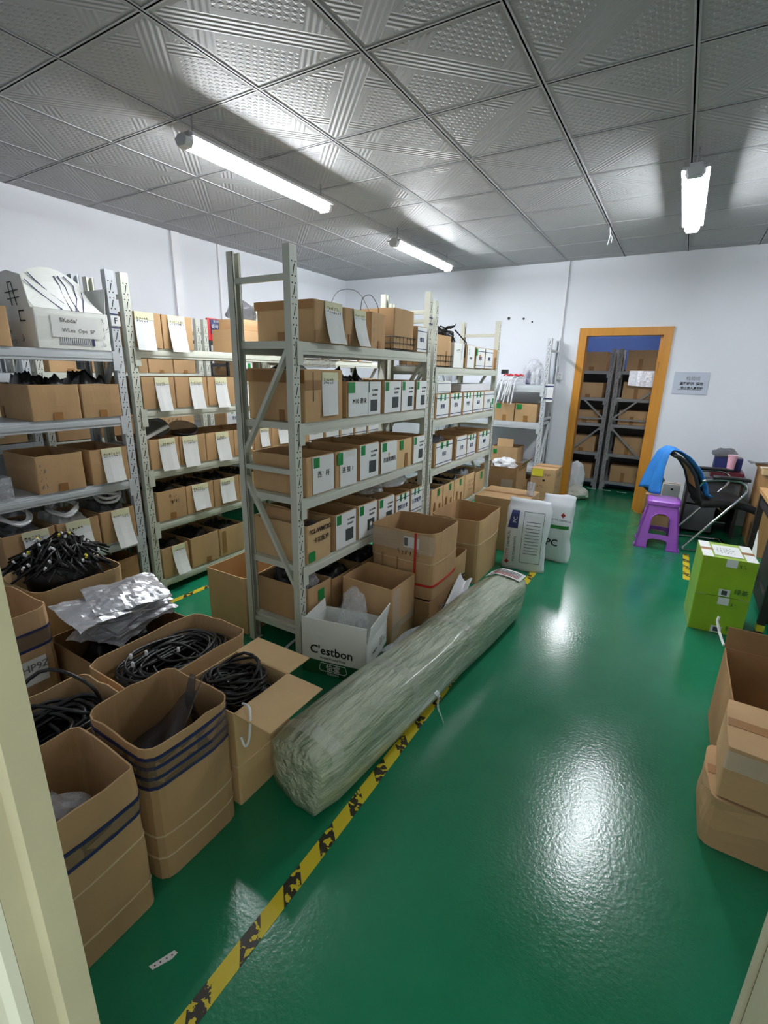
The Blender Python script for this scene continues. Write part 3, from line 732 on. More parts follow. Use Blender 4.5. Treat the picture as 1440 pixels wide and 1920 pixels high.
# --- second left rack
B2 = 'left aisle rack'
row(B2, 'top', -2.945, 1.68, [dict(y=(1.915, 2.1, .21), desc='carton with long paper sheet', opened=False, px=[pap(.02, .7)]), dict(y=(2.105, 2.34, .21), desc='carton with long paper sheet', opened=False, px=[pap(.18, .72)]),
    dict(y=(2.72, 3.08, .17), desc='wide brown carton', opened=False, depth=.26, px=[('tape', .3, .44, .7, 1)])])
carton('small brown carton on the wide carton, top shelf of left aisle rack', -3.19, -2.97, 2.78, 3.04, 1.854, .075, False, group='cartons on the racks')
bag('black_bag', 'dark grey plastic bag lying on the small carton, left aisle rack', 'bag', (-3.08, 2.92, 1.934), (.1, .12, .13), 'smoke_plastic', 3)
row(B2, 'second', -2.945, 1.30, [dict(y=(1.915, 2.155, .2), desc='closed carton with paper sheet', opened=False, px=[pap(.38, .8)]), dict(y=(2.16, 2.425, .2), desc='closed carton with paper sheet', opened=False, px=[pap(.42, .82)]),
    dict(y=(2.43, 2.68, .2), desc='closed carton with paper sheet', opened=False, px=[pap(.25, .68)]), dict(y=(2.69, 2.92, .2), desc='closed carton with paper sheet', opened=False, px=[pap(.3, .7)]), dict(y=(2.93, 3.2, .2), desc='closed carton with paper sheet', opened=False, px=[pap(.3, .7)])])
row(B2, 'third', -2.945, .90, [dict(y=(1.92, 2.145, .2), desc='carton with paper sheet', px=[pap(.3, .84), ('scrib', -.2, .2, .55, .65, 1)]), dict(y=(2.15, 2.37, .2), desc='carton with paper sheet', px=[pap(.1, .66)]),
    dict(y=(2.375, 2.64, .2), desc='carton with paper sheet', px=[pap(.32, .78)]), dict(y=(2.645, 2.85, .2), desc='carton with paper sheet', px=[pap(.3, .8, .2)]), dict(y=(2.86, 3.06, .2), desc='carton with paper sheet', px=[pap(.3, .8, .2)]), dict(y=(3.065, 3.3, .2), desc='carton with paper sheet', px=[pap(.3, .8, .2)])])
row(B2, 'fourth', -2.945, .53, [dict(y=(1.93, 2.16, .21), desc='carton with pen writing', px=[('scrib', -.1, .3, .5, .9, 2), TP], fill=BX), dict(y=(2.165, 2.405, .21), desc='carton with paper sheet', px=[pap(.2, .78, .1)], fill=BX),
    dict(y=(2.41, 2.665, .21), desc='carton with paper sheet', px=[pap(.25, .78, .1)], fill=BX), dict(y=(2.67, 2.9, .21), desc='plain brown carton', fill=BX)])
row(B2, 'bottom', -2.945, .11, [dict(y=(1.92, 2.14, .22), desc='carton with torn sheet', px=[pap(.36, .84, .05, 1, .06)], fill=BX), dict(y=(2.16, 2.42, .23), desc='plain brown carton', px=[('tape', .0, .16, 0, .2)], fill=BX), dict(y=(2.43, 2.68, .23), desc='taped brown carton', px=[('tape', -.4, -.25, .1, .9)], fill=BX)])
# lids and dishes on the third shelf
o = MB().lathe([(.02, 0), (.105, .0), (.12, .03), (.115, .03), (.1, .006), (.02, .006)], n=22).build('grey_dish', 'grey_plastic'); o.location = (-3.07, 2.06, 1.155); o.rotation_euler = (.35, .6, .2); o.scale = (.75, .75, .75)
tag(o, 'round grey plastic dish leaning above the cartons, left aisle rack', 'dish')
o = MB().lathe([(.02, 0), (.085, .0), (.1, .05), (.09, .05), (.078, .006), (.02, .006)], n=22).build('dark_bowl', 'smoke_plastic'); o.location = (-3.06, 2.27, 1.105); o.rotation_euler = (.2, .4, .2)
tag(o, 'dark translucent plastic bowl above the second carton, left aisle rack', 'bowl')
mb = MB().box(-.012, .012, -.09, .09, 0, .02); o = mb.build('white_strip', 'white_plastic'); o.location = (-2.99, 2.02, 1.135); o.rotation_euler = (.35, 0, 0)
tag(o, 'white plastic strip lying across the carton with grey dish', 'strip')
# --- third left rack, glimpsed through the middle rack
B3 = 'left rear rack'
for sh, z, off in (('second', 1.30, 0), ('third', .90, .06), ('fourth', .53, .03)):
    row(B3, sh, -2.945, z, [dict(y=(3.48+off+.26*i, 3.71+off+.26*i, .19), desc='white-labelled carton', opened=(z < 1), px=labs(['垫片', '螺丝', '连杆', '底座', '卡扣'][i], False)+[('green', -.4, -.25, .7, .97)]) for i in range(5)])
row(B3, 'top', -2.945, 1.66, [dict(y=(3.5+.3*i, 3.76+.3*i, .14), desc='low labelled carton', opened=False, px=labs('备用', False)) for i in range(4)])
# --- racks on the left wall
for i, (y0, y1) in enumerate(((2.52, 2.76), (2.77, 3.02), (3.03, 3.27))):
    carton(f'flat brown carton on wall rack, {ORD[i]} of the flat ones', -4.45, -4.12, y0, y1, 1.51, .13, False, px=[TP] if i else [('slot', -.3+.1*k, -.28+.1*k, .1, .5) for k in range(5)], group='flat cartons on the wall rack')
for i, (y0, y1) in enumerate(((1.95, 2.25), (2.27, 2.34))):
    carton(['flat brown carton seen through rack F below its top shelf', 'narrow brown carton seen through rack F below its top shelf'][i], -4.45, -4.12, y0, y1, 1.51, .12, False, px=[TP], group='flat cartons on the wall rack')
for i, (y0, y1, m_) in enumerate(((1.2, 1.72, 'cardboard_light'), (1.93, 2.2, 'cardboard'), (2.25, 2.7, 'cardboard_dark'), (2.75, 3.2, 'cardboard'))):
    carton(f'brown carton on the second shelf of the wall racks, {ORD[i]}', -4.45, -4.12, y0, y1, .985 if y0 > 1.8 else 1.005, .24, False, m=m_, px=[pap(.3, .7, .2)] if i == 0 else [('scrib', -.3, .3, .3, .7, 2)], group='cartons on the wall racks')
bag('foil_bag', 'silver foil bag behind the empty carton on rack F', 'bag', (-4.28, 2.05, 1.227), (.1, .1, .14), 'foil', 5)
# black crates and glue bag on the far wall rack
t = thing('black_crate', 'black plastic crate standing on the farthest left wall rack', 'crate', (-4.28, 3.575, 1.4615))
for s in (-1, 1):
    for q in (-1, 1): MB().box(s*.15-.012, s*.15+.012, q*.11-.012, q*.11+.012, 0, .36).build('corner_post', 'black_plastic', t)
for z in (.0, .12, .24, .34): 
    mb = MB(); mb.box(-.15, .15, -.11, -.1, z, z+.03); mb.box(-.15, .15, .1, .11, z, z+.03); mb.box(.14, .15, -.11, .11, z, z+.03); mb.box(-.15, -.14, -.11, .11, z, z+.03); mb.build('rail', 'black_plastic', t)
MB().box(-.14, .14, -.1, .1, .001, .012).build('base', 'black_plastic', t)
t = thing('glue_packet', 'orange and navy printed powder packet standing on the black crate', 'packet', (-4.17, 3.575, 1.834))
MB().sheet(lambda a, b: (.02*math.sin(PI*a)*math.sin(PI*b), -.09+.18*a, .21*b), 6, 6, .02).build('packet', 'red', t)
MB().sheet(lambda a, b: (.014+.02*math.sin(PI*(.15+.7*a))*math.sin(PI*(.25+.7*b)), -.06+.12*a, .06+.14*b), 6, 6, .004).build('printed_panel', 'navy', t)
text('瓷砖胶', .045, 'paper', t, Matrix.Translation((.042, 0, .13)) @ FX)
text('强力型', .025, 'paper', t, Matrix.Translation((.038, 0, .18)) @ FX)
for i in range(4):
    carton(f'white labelled carton on farthest wall rack upper shelf, {ORD[i]}', -4.45, -4.12, 3.78+.26*i, 4.02+.26*i, 1.46, .19, False, m='cardboard', px=[('white', -.47, .48, .03, .97), ('text', -.4, .1, .62, .76, '1号 CL-02', 'ink_grey'), ('text', -.4, .1, .3, .44, '2号 CL-04', 'ink_grey'), ('green', .2, .38, .55, .85), ('green', .2, .38, .12, .42)], group='white cartons on the far wall rack')
    carton(f'white labelled carton on farthest wall rack lower shelf, {ORD[i]}', -4.45, -4.12, 3.6+.27*i, 3.85+.27*i, .95, .2, False, m='cardboard', px=labs('垫圈'), group='white cartons on the far wall rack')

# --- middle rack
A = 'middle rack'; XA = -1.596
row(A, 'top', XA, 1.70, [dict(y=(1.98, 2.22, .2), desc='big carton with curved sheet', opened=False, depth=.39, r=.02, px=[pap(.36, .96, .0, 1.0, .05), ('tape', -.46, -.36, .0, .3)], my=[('tape', -.5, .5, .78, .99), ('tape', -.1, .08, .0, .25)]),
    dict(y=(2.235, 2.44, .19), desc='carton with curved paper sheet', r=.02, opened=False, px=[pap(.42, .98, .0, 1.0, .05), ('tape', -.3, -.15, 0, .3)]), dict(y=(2.5, 2.73, .2), desc='plain carton turned slightly', rz=.18, depth=.3, xo=-.03, opened=False, px=[('scrib', -.4, -.32, .1, .9, 3, 'ink_grey', 1), TP])])
carton('tall torn brown carton in a wire basket, top shelf of middle rack', -1.93, -1.61, 2.8, 3.06, 1.712, .24, False, my=[], px=[('crease', 0, 0, 0, 0)] if 0 else [], group='cartons on the racks')
carton('narrow carton with blue-lined label beside the wire basket, middle rack', -1.93, XA-.01, 3.1, 3.25, 1.70, .17, False, px=labs('螺母', False), group='cartons on the racks')
def basket(label, x0, x1, y0, y1, z, h):
    t = thing('wire_basket', label, 'basket', ((x0+x1)/2, (y0+y1)/2, z)); w, d = (x1-x0)/2, (y1-y0)/2
    for zz in (.004, h*.55, h):
        MB().tube([(-w,-d,zz),(w,-d,zz),(w,d,zz),(-w,d,zz)], .003, 5, True).build('rim_wire', 'black_cable', t)
    n = 6
    for i in range(n):
        y = -d+2*d*(i+.5)/n; MB().tube([(-w,y,h),(-w,y,.004),(w,y,.004),(w,y,h)], .0022, 4).build('wire', 'black_cable', t)
        x = -w+2*w*(i+.5)/n; MB().tube([(x,-d,h),(x,-d,.007),(x,d,.007),(x,d,h)], .0022, 4).build('wire', 'black_cable', t)
basket('black wire basket round the tall carton, top shelf of middle rack', -1.94, -1.60, 2.785, 3.075, 1.70, .085)
basket('black wire basket round the tall carton, top shelf of middle rear rack', -1.94, -1.60, 3.425, 3.72, 1.61, .085)
# thin wire arching above the top shelf cartons
for i, (pts) in enumerate(([(-1.75, 2.3, 1.89), (-1.75, 2.4, 2.0), (-1.75, 2.6, 2.02), (-1.75, 2.75, 1.905)], [(-1.7, 2.55, 1.9), (-1.7, 2.57, 1.98), (-1.7, 2.66, 2.01), (-1.7, 2.74, 1.96), (-1.7, 2.75, 1.905)])):
    o = MB().stube(pts, .002, 5).build('bent_wire', 'ink_grey' if i == 0 else 'ink'); tag(o, ['pale thin wire arching over the top shelf of middle rack', 'dark thin wire loop above the turned carton, middle rack'][i], 'wire')
row(A, 'second', XA, 1.31, [dict(y=(1.9, 2.22, .26), desc='big carton with white sheet', depth=.39, px=[pap(.42, .84, .1, .95, .01), ('slot', -.3, -.29, .4, .95), ('tape', -.5, -.1, .62, .8)], my=[('tape', -.5, .5, .74, .98), ('tape', .06, .16, 0, .22)]),
    dict(y=(2.26, 2.62, .2), desc='wide white-faced carton', px=[('white', -.46, .1, .02, .985), ('white', .11, .49, .02, .985), ('green', -.46, -.28, .68, .98), ('green', .115, .14, .68, .98), ('text', -.32, .02, .35, .53, 'M10 滑块'), ('dark', .17, .38, .12, .46), ('text', .14, .46, .7, .78, 'CL-WM02'), ('text', .14, .46, .56, .63, '成品物料', 'ink_grey')]),
    dict(y=(2.66, 2.88, .2), desc='white-faced carton with dark square', px=lab()), dict(y=(2.885, 3.07, .2), desc='white-faced carton with dark square', px=lab()), dict(y=(3.1, 3.26, .2), desc='white-faced carton with dark square', px=lab())])
bag('plastic_bag', 'clear plastic bag with black parts spilling over the big carton, middle rack', 'bag', (-1.76, 2.17, 1.575), (.11, .15, .085), 'clear_plastic', 11, .4)
bag('plastic_bag', 'black bag on top of the big carton, second shelf of middle rack', 'bag', (-1.84, 2.0, 1.47), (.09, .07, .12), 'black_plastic', 12, .3)
bag('plastic_bag', 'smoky plastic bag at the back of the big carton, middle rack', 'bag', (-1.75, 2.06, 1.47), (.05, .05, .12), 'smoke_plastic', 14, .3)
heap('black_clips', 'spiky black plastic clips standing in the wide white-faced carton', 'parts', -1.9, -1.64, 2.37, 2.58, 1.322, .23, 'black_plastic', 5, .4, n=24)
row(A, 'third', XA, .92, [dict(y=(1.9, 2.13, .21), desc='deep carton lettered 连杆', depth=.39, px=[('white', -.3, .49, .03, .985), ('green', -.26, -.05, .7, .96), ('text', -.2, .4, .42, .6, '连   杆')], my=[], m='cardboard'),
    dict(y=(2.15, 2.36, .21), desc='carton lettered 连接', px=[('white', -.3, .48, .0, .97), ('green', -.42, -.18, .62, .95), ('text', -.3, .4, .36, .54, '连 接 1'), ('clear', -.1, .4, .8, .97)]), dict(y=(2.39, 2.61, .22), desc='white-faced carton with dark square', px=lab()),
    dict(y=(2.63, 2.83, .21), desc='white carton with pen lettering', bulge=.012, px=[('white', -.46, .48, .02, .985), ('green', -.4, -.15, .7, .96), ('text', -.3, .4, .34, .5, '连接套圆孔')]), dict(y=(2.85, 3.07, .2), desc='brown carton with green sticker', m='cardboard_light', px=[('green', -.3, -.1, .65, .97), ('tape', .02, .2, .0, .5)]),
    dict(y=(3.09, 3.265, .2), desc='white-faced carton with dark square', px=lab())])
row(A, 'fourth', XA, .54, [dict(y=(1.89, 2.1, .22), desc='carton lettered CL-WMC02', depth=.39, m='cardboard_light', px=[('text', -.4, .45, .74, .9, '*CL-WMC02', 'ink', .0008), ('text', -.3, .45, .48, .64, '卡扣配件', 'ink'), ('green', -.45, -.2, .04, .3)], my=[], fill=None),
    dict(y=(2.14, 2.355, .22), desc='white-faced carton with grey square', px=lab()), dict(y=(2.38, 2.6, .22), desc='white-faced carton with round emblem', px=lab()+[('text', -.02, .34, .24, .42, '◉', 'paper')]),
    dict(y=(2.62, 2.83, .21), desc='white carton with bagged fittings', px=lab()), dict(y=(2.85, 3.06, .19), desc='carton with blue-lined label', px=labs('塑料支架')), dict(y=(3.08, 3.265, .19), desc='carton with blue-lined label', px=labs('支架配件'))])
carton('small brown carton inside the lettered carton, fourth shelf of middle rack', -1.93, -1.72, 1.93, 2.06, .62, .2, m='cardboard', rz=.0, flaps=[('my', .06, 60, .9)], group='cartons on the racks')
bag('plastic_bag', 'dark plastic bag beside the small carton, fourth shelf of middle rack', 'bag', (-1.66, 1.99, .64), (.05, .07, .12), 'smoke_plastic', 21, .3)
bag('plastic_bag', 'clear bag of silver fittings on the white carton, fourth shelf', 'bag', (-1.74, 2.725, .765), (.11, .1, .1), 'clear_plastic', 22, .35)
heap('silver_fittings', 'silver metal fittings heaped in the white carton, fourth shelf of middle rack', 'fittings', -1.9, -1.64, 2.655, 2.795, .55, .17, 'foil', 7, .8, n=20)
o = bag('lilac_bag', 'pale lilac plastic bag rising from labelled carton, fourth shelf of middle rack', 'bag', (-1.76, 3.07, .752), (.1, .13, .1), 'white_plastic', 24, .25)
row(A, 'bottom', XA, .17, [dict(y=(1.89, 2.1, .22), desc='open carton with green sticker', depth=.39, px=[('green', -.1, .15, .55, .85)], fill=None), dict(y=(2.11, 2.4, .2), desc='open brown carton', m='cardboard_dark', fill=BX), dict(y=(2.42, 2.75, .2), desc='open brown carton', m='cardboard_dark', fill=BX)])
bag('plastic_bag', 'black shiny bag in the near bottom carton of the middle rack', 'bag', (-1.83, 1.99, .3), (.1, .085, .18), 'black_plastic', 31, .25)
bag('plastic_bag', 'clear crumpled bag in the near bottom carton of the middle rack', 'bag', (-1.67, 2.0, .3), (.045, .06, .15), 'clear_plastic', 32, .35)
bag('plastic_bag', 'smoky crumpled bag behind the near bottom carton, middle rack', 'bag', (-1.75, 2.25, .4), (.08, .1, .08), 'smoke_plastic', 33, .35)
# --- middle rear rack
A2 = 'middle rear rack'
carton('tall brown carton in a wire basket, top shelf of middle rear rack', -1.93, -1.61, 3.44, 3.705, 1.62, .22, False, px=[('tape', .1, .2, .1, .5)], group='cartons on the racks')
row(A2, 'top', XA, 1.61, [dict(y=(3.74, 3.95, .19), desc='pale carton under black cords', m='cardboard_white', px=[('scrib', -.3, .3, .6, .8, 1, 'ink_grey')]), dict(y=(4.0, 4.19, .19), desc='carton with white sheet', opened=False, px=[('white', -.4, .45, .02, .98), ('text', -.35, .4, .35, .5, 'E1M'), ('scrib', -.3, .3, .55, .85, 2, 'ink_grey', 3)]),
    dict(y=(4.21, 4.43, .18), desc='carton with blue-lined label', bulge=.01, opened=False, px=labs('外螺', False)+[('green', -.46, -.3, .6, .95)]), dict(y=(4.46, 4.68, .18), desc='carton with blue-lined label', opened=False, px=labs('弹簧', False)), dict(y=(4.69, 4.81, .18), desc='narrow brown carton', opened=False, px=[('tape', -.2, .2, 0, .6)])])
mb = MB(); loops(mb, 12, 0, 0, .02, .13, .09, .08, .007, 77, .8, 12, .6); mb.tube([(.09, .0, .1), (.19, .02, .0), (.19, .0, -.12)], .006, 5)
o = mb.build('cord_tangle', 'black_cable'); o.location = (-1.76, 3.9, 1.81); tag(o, 'tangle of black cords and clips above the pale carton, middle rear rack', 'cords')
row(A2, 'second', XA, 1.22, [dict(y=(3.44, 3.69, .19), desc='carton with green-striped label', px=labs('胶圈')), dict(y=(3.71, 3.96, .19), desc='carton with green-striped label', px=labs('密封')), dict(y=(3.99, 4.22, .19), desc='carton with green-striped label', px=labs('平垫')), dict(y=(4.23, 4.5, .19), desc='carton with white label', px=labs('扁通')), dict(y=(4.51, 4.8, .19), desc='carton with white label', px=labs('把手', False)+[('green', .2, .3, .1, .4), ('green', .34, .46, .3, .6)])])
carton('dark flat carton lying on the labelled cartons, middle rear rack', -1.9, -1.6, 3.45, 3.72, 1.413, .09, False, m='cardboard_white', px=labs('', False)[:3], group='cartons on the racks')
o = MB().box(-.15, .15, -.38, .38, 0, .06).build('foam_sheet', 'white_plastic'); o.location = (-1.78, 4.4, 1.415); tag(o, 'flat white panel resting on cartons below the top shelf, middle rear rack', 'panel')
row(A2, 'third', XA, .83, [dict(y=(3.47, 3.82, .2), desc='carton with white label', px=labs('线扣'), fill=('smoke_plastic', .07, 'bagged_parts', 'dark bagged parts heaped')), dict(y=(3.9, 4.14, .21), desc='carton with white label', px=labs('支架', False)), dict(y=(4.15, 4.38, .2), desc='carton with green marks', px=labs('底盘')), dict(y=(4.45, 4.78, .2), desc='carton with white label', px=labs('圈座'))])
row(A2, 'fourth', XA, .42, [dict(y=(3.45+.24*i, 3.68+.24*i, .23), desc='brown carton with green sticker', m='cardboard_light', px=[('green', .0, .16, .7, .96), ('tape', -.3, -.16, .0, .5), ('tape', .15, .27, 0, .4)], fill=('black_plastic', .04, 'dark_parts', 'black parts heaped')) for i in range(3)] +
    [dict(y=(4.18, 4.44, .23), desc='bulging brown carton', m='cardboard_light', r=.03, bulge=.02, px=[('scrib', -.3, .4, .3, .8, 3)], fill=('grey_plastic', .08, 'stacked_sheets', 'pale sheets stacked')), dict(y=(4.46, 4.72, .21), desc='brown carton with green sticker', m='cardboard_light', px=[('green', .0, .2, .6, .95)])])
bag('plastic_bag', 'clear plastic bag on floor below the middle rear rack', 'bag', (-1.63, 4.05, .0), (.14, .2, .2), 'clear_plastic', 41, .3)

# --- rack on the far wall
for i, (x0, x1) in enumerate(((-1.93, -1.69), (-1.68, -1.42))):
    carton(['brown carton with green sticker, left of two on the far wall rack', 'brown carton with green sticker, right of two on the far wall rack'][i], x0, x1, 5.9, 6.25, 1.02, .21, False, my=[('green', -.42, -.18, .7, .97), ('tape', -.08, .12, 0, .35)], group='cartons on the far wall rack')
carton('brown carton with yellow card standing up, far wall rack', -1.93, -1.6, 5.91, 6.2, .50, .2, my=[('green', -.42, -.28, .55, .8), ('tape', -.1, .05, 0, .3)], flaps=[('my', .1, -12, .6)], group='cartons on the far wall rack')
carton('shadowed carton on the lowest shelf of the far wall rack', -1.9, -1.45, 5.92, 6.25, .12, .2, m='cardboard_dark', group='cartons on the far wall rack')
t = thing('clip_bundle', 'bundle of white and red plastic strips hanging over the far wall rack shelf', 'strips', (-1.78, 5.95, 1.453))
R = random.Random(5)
for i in range(9):
    x = R.uniform(-.12, .1); z = R.uniform(.012, .08); L = R.uniform(.12, .24)
    MB().tube([(x+.05, .1, z+.02), (x, -.03, z+.02), (x-.01, -.085, z-.01), (x-.03-R.random()*.03, -.1, -L)], .009, 5).build('strip', 'white_plastic', t)
for i in range(4):
    x = -.1+.06*i; MB().tube([(x, .05, .1), (x+.04, -.02, .115), (x+.07, .0, .1)], .012, 5).build('red_end', 'red', t)
MB().box(-.12, -.05, -.02, .05, .118, .17).build('black_end', 'black_plastic', t)
bag('bottle_wrap', 'clear film pack of blue and white bottles on the far wall rack', 'pack', (-1.55, 6.1, 1.453), (.12, .12, .3), 'clear_plastic', 51, .2)
for i in range(3):
    o = MB().lathe([(.028, 0), (.03, .02), (.03, .12), (.012, .15), (.012, .17)], n=12).build('small_bottle', 'white_plastic' if i else 'ink_blue'); o.location = (-1.61+.06*i, 6.1, 1.456)
    tag(o, ['dark blue bottle inside the film pack on far wall rack', 'white bottle in the middle of the film pack, far wall rack', 'white bottle nearest the upright in the film pack, far wall rack'][i], 'bottle', 'bottles in the film pack')
t = thing('white_meter_box', 'white plastic box strapped to the upright of the far wall rack', 'box', (-1.29, 5.93, 1.27))
MB().box(-.035, .035, -.05, .0, 0, .2).build('housing', 'white_plastic', t)
for z in (.03, .17): MB().box(-.06, .037, -.053, -.05, z, z+.012).build('strap', 'tape_blue', t)

# --- inner room racks
k = 0
for z, hs in ((1.64, .25), (1.28, .2), (.93, .17), (.52, .22), (.13, .2)):
    sh = {1.64: 'top', 1.28: 'second', .93: 'third', .52: 'fourth', .13: 'bottom'}[z]
    carton(f'brown carton on the {sh} shelf of inner room rack, left of the posts', -1.3, -.93, 7.48, 7.83, z, hs, False, my=[TP], group='cartons in the inner room')
    carton(f'brown carton on the {sh} shelf of inner room rack, right of the posts', -.68, -.2, 7.48, 7.83, z, hs+.02, False, my=[('tape', -.2, -.1, 0, .6)], group='cartons in the inner room')
o = MB().sheet(lambda a, b: (-.62+.34*a, 7.417-.01*math.sin(6*a)-.02*(1-b), 1.46+.19*b-.02*a*(1-b)), 10, 5, .003).build('hanging_film', 'foil'); tag(o, 'silver film sheet hanging from the inner room rack shelf', 'film')
# white sack just inside the inner doorway
t = thing('white_sack', 'white sack slumped on the floor at the left foot of the orange doorway', 'sack', (-1.02, 6.75, 0))
bag('sack_body', '', '', (0, 0, .1), (.11, .1, .38), 'sack_white', 61, .18, parent=t); bag('sack_fold', '', '', (.03, -.08, 0), (.17, .13, .17), 'rack_beige', 62, .25, parent=t)
# tape dashes on the floor at the inner racks
for i in range(5):
    o = MB().box(-.06, .06, -.012, .012, 0, .001).build('floor_dash', 'paper'); o.location = (-1.08+.2*i, 7.4, .001)
    tag(o, f'pale tape dash on the floor before the inner racks, {ORD[i]}', 'floor tape', 'tape dashes at the inner racks')

# ------------------------------------------------------------------ floor tape and scraps
def ftape(label, x, y0, y1, wd=.05, rz=0):
    o = MB().box(-wd/2, wd/2, -(y1-y0)/2, (y1-y0)/2, 0, .001).build('hazard_tape', 'hazard_tape'); o.location = (x, (y0+y1)/2, .0006); o.rotation_euler.z = rz
    tag(o, label, 'floor tape')
ftape('long yellow and black hazard tape line running along the open green floor', -.80, .3, 3.95)
ftape('yellow and black hazard tape in the aisle under the left racks', -2.76, 1.7, 4.5, .045, -.03)
ftape('short worn yellow and black tape beside the green cartons', .29, 4.35, 5.05, .05)
t = thing('paper_scrap', 'small white punched paper strip lying on the green floor', 'paper', (-.965, .495, .0008), -.42)
MB().add([(-.008,-.036,0),(.006,-.03,0),(.009,.02,0),(.002,.036,0),(-.009,.03,0),(-.008,-.036,.001),(.006,-.03,.001),(.009,.02,.001),(.002,.036,.001),(-.009,.03,.001)], [(4,3,2,1,0),(5,6,7,8,9),(0,1,6,5),(1,2,7,6),(2,3,8,7),(3,4,9,8),(4,0,5,9)]).build('strip', 'paper', t)
mb = MB()
for y in (-.022, -.008, .008, .022): mb.box(-.002, .002, y-.002, y+.002, .0011, .0014)
mb.build('punched_hole', 'ink', t)

for i, (x, y, r_) in enumerate(((-1.74, 1.9, .1), (-1.585, 1.9, .05))):
    o = MB().sheet(lambda a, b: (-.009+.018*a, -.07+.14*b, .003+.006*math.sin(PI*b)), 2, 6, .002).build('white_strip', 'white_plastic'); o.location = (x-.0, y-(.0 if i == 0 else .12), .001); o.rotation_euler.z = r_
    tag(o, ['white plastic strip on the floor inside the middle rack foot', 'white plastic strip on the floor before the middle rack foot'][i], 'strip')
# ------------------------------------------------------------------ foreground cartons, left
bl = lambda z: (z, z+.022, 'tape_blue', 'blue_line')
carton('tall open carton with two blue tape lines, nearest the door jamb', -1.43, -1.12, .25, .585, 0, .505, r=.025, bulge=.008, jit=.006, rim=.012, m='cardboard', bands=[(.705, .80, 'tape_smoke', 'tape_band'), bl(.79), bl(.69), (.18, .19, 'crease', 'crease'), (.52, .53, 'crease', 'crease')], group='worn cartons in the left foreground')
bag('plastic_bag', 'clear plastic bag lying inside the carton nearest the door jamb', 'bag', (-1.28, .43, .22), (.1, .11, .2), 'clear_plastic', 71, .35)
carton('tall open carton with four blue tape lines and dark plastic inside', -1.47, -1.14, .625, .935, 0, .50, r=.045, bulge=.01, jit=.008, rim=.016, m='cardboard', bands=[(.72, .92, 'tape_smoke', 'tape_band'), bl(.915), bl(.85), bl(.775), bl(.705), (.17, .182, 'crease', 'crease'), (.34, .352, 'crease', 'crease')], group='worn cartons in the left foreground')
o = MB().sheet(lambda a, b: (-1.425+.25*a, .68+.2*b+.02*math.sin(4*a), .2+.06*a+.26*b*(.3+.7*a)+.015*math.sin(9*a+5*b)+.08), 12, 8, .003).build('dark_film', 'smoke_plastic'); tag(o, 'dark translucent plastic sheet standing up inside the four-line carton', 'film')
o = heap('black_parts', 'black contents at the bottom of the four-line carton', 'parts', -1.42, -1.19, .675, .885, .008, .31, 'black_plastic', 9, .4)
o = MB().sheet(lambda a, b: (-1.29+.09*a*(1-.7*b)+.03*b, .865+.015*math.sin(7*b), .3+.28*b), 4, 8, .003).build('dark_film', 'smoke_plastic'); tag(o, 'narrow dark plastic tongue poking out of the four-line carton', 'film')
carton('low open carton of black cable behind the nearest carton', -1.82, -1.49, .33, .80, 0, .42, r=.05, bulge=.01, jit=.008, rim=.012, group='worn cartons in the left foreground')
mb = MB(); loops(mb, 46, 0, 0, .0, .13, .135, .2, .0075, 3, .12, 22, .45, 5, 3); mb.box(-.13, .13, -.19, .19, -.1, .02)
mb.stube([(-.12, -.1, .12), (-.05, .05, .3), (.1, .13, .26), (.1, .17, .1)], .0065, 6); mb.stube([(-.14, -.15, .1), (-.1, .0, .17), (.1, .12, .15)], .0065, 6)
o = mb.build('cable_heap', 'black_cable', smooth=True); o.location = (-1.655, .565, .27); tag(o, 'black cables with a loop rising from the carton behind the nearest one', 'cable', None, 'stuff')
carton('long low open carton of coiled black cable in the left foreground', -1.895, -1.545, .84, 1.39, 0, .40, r=.05, bulge=.008, jit=.008, rim=.016, m='cardboard', px=[], group='worn cartons in the left foreground')
mb = MB(); loops(mb, 60, 0, 0, .0, .12, .145, .235, .0065, 8, .10, 26, .5, 5, 2.6); mb.box(-.13, .13, -.22, .22, -.1, .02)
o = mb.build('cable_heap', 'black_cable', smooth=True); o.location = (-1.715, 1.12, .245); tag(o, 'neatly coiled black cable lying in the long low carton', 'cable', None, 'stuff')
for i, (x, y) in enumerate(((-1.8, .98), (-1.77, 1.03), (-1.74, .95), (-1.68, 1.12))):
    o = MB().lathe([(.004, 0), (.007, .004), (.007, .018), (.004, .024)], n=8).build('cable_plug', 'white_plastic'); o.location = (x, y, .385); tag(o, f'small white plug on the coiled cable in the long carton, {ORD[i]}', 'plug', 'white plugs on the coiled cable')
carton('flap-open carton of tangled black cables beside the wrapped roll', -1.45, -1.155, .955, 1.235, 0, .405, r=.008, bulge=.004, m='cardboard_light', flaps=[('px', .17, 91, 1.0), ('py', .13, 90, 1.0)], bands=[(.42, .43, 'crease', 'crease')], group='worn cartons in the left foreground')
mb = MB(); loops(mb, 55, 0, 0, .0, .14, .125, .115, .0065, 12, .5, 16, .55, 5); mb.box(-.12, .12, -.11, .11, -.15, .03)
o = mb.build('cable_heap', 'black_cable', smooth=True); o.location = (-1.302, 1.093, .29); tag(o, 'tangled black cables filling the flap-open carton', 'cable', None, 'stuff')
mb = MB(); mb.stube([(-1.16, 1.0, .42), (-1.1, .975, .445), (-1.085, .962, .40), (-1.09, .955, .33), (-1.105, .95, .30), (-1.12, .947, .335)], .0045, 6)
o = mb.build('cable_tie', 'white_plastic'); tag(o, 'white cable tie hanging over the edge of the flap-open carton', 'cable tie')
carton('open carton heaped with black wire harnesses before rack F', -2.9, -2.5, .95, 1.4, 0, .50, r=.06, bulge=.01, jit=.008, rim=.012, m='cardboard_light', group='worn cartons in the left foreground')
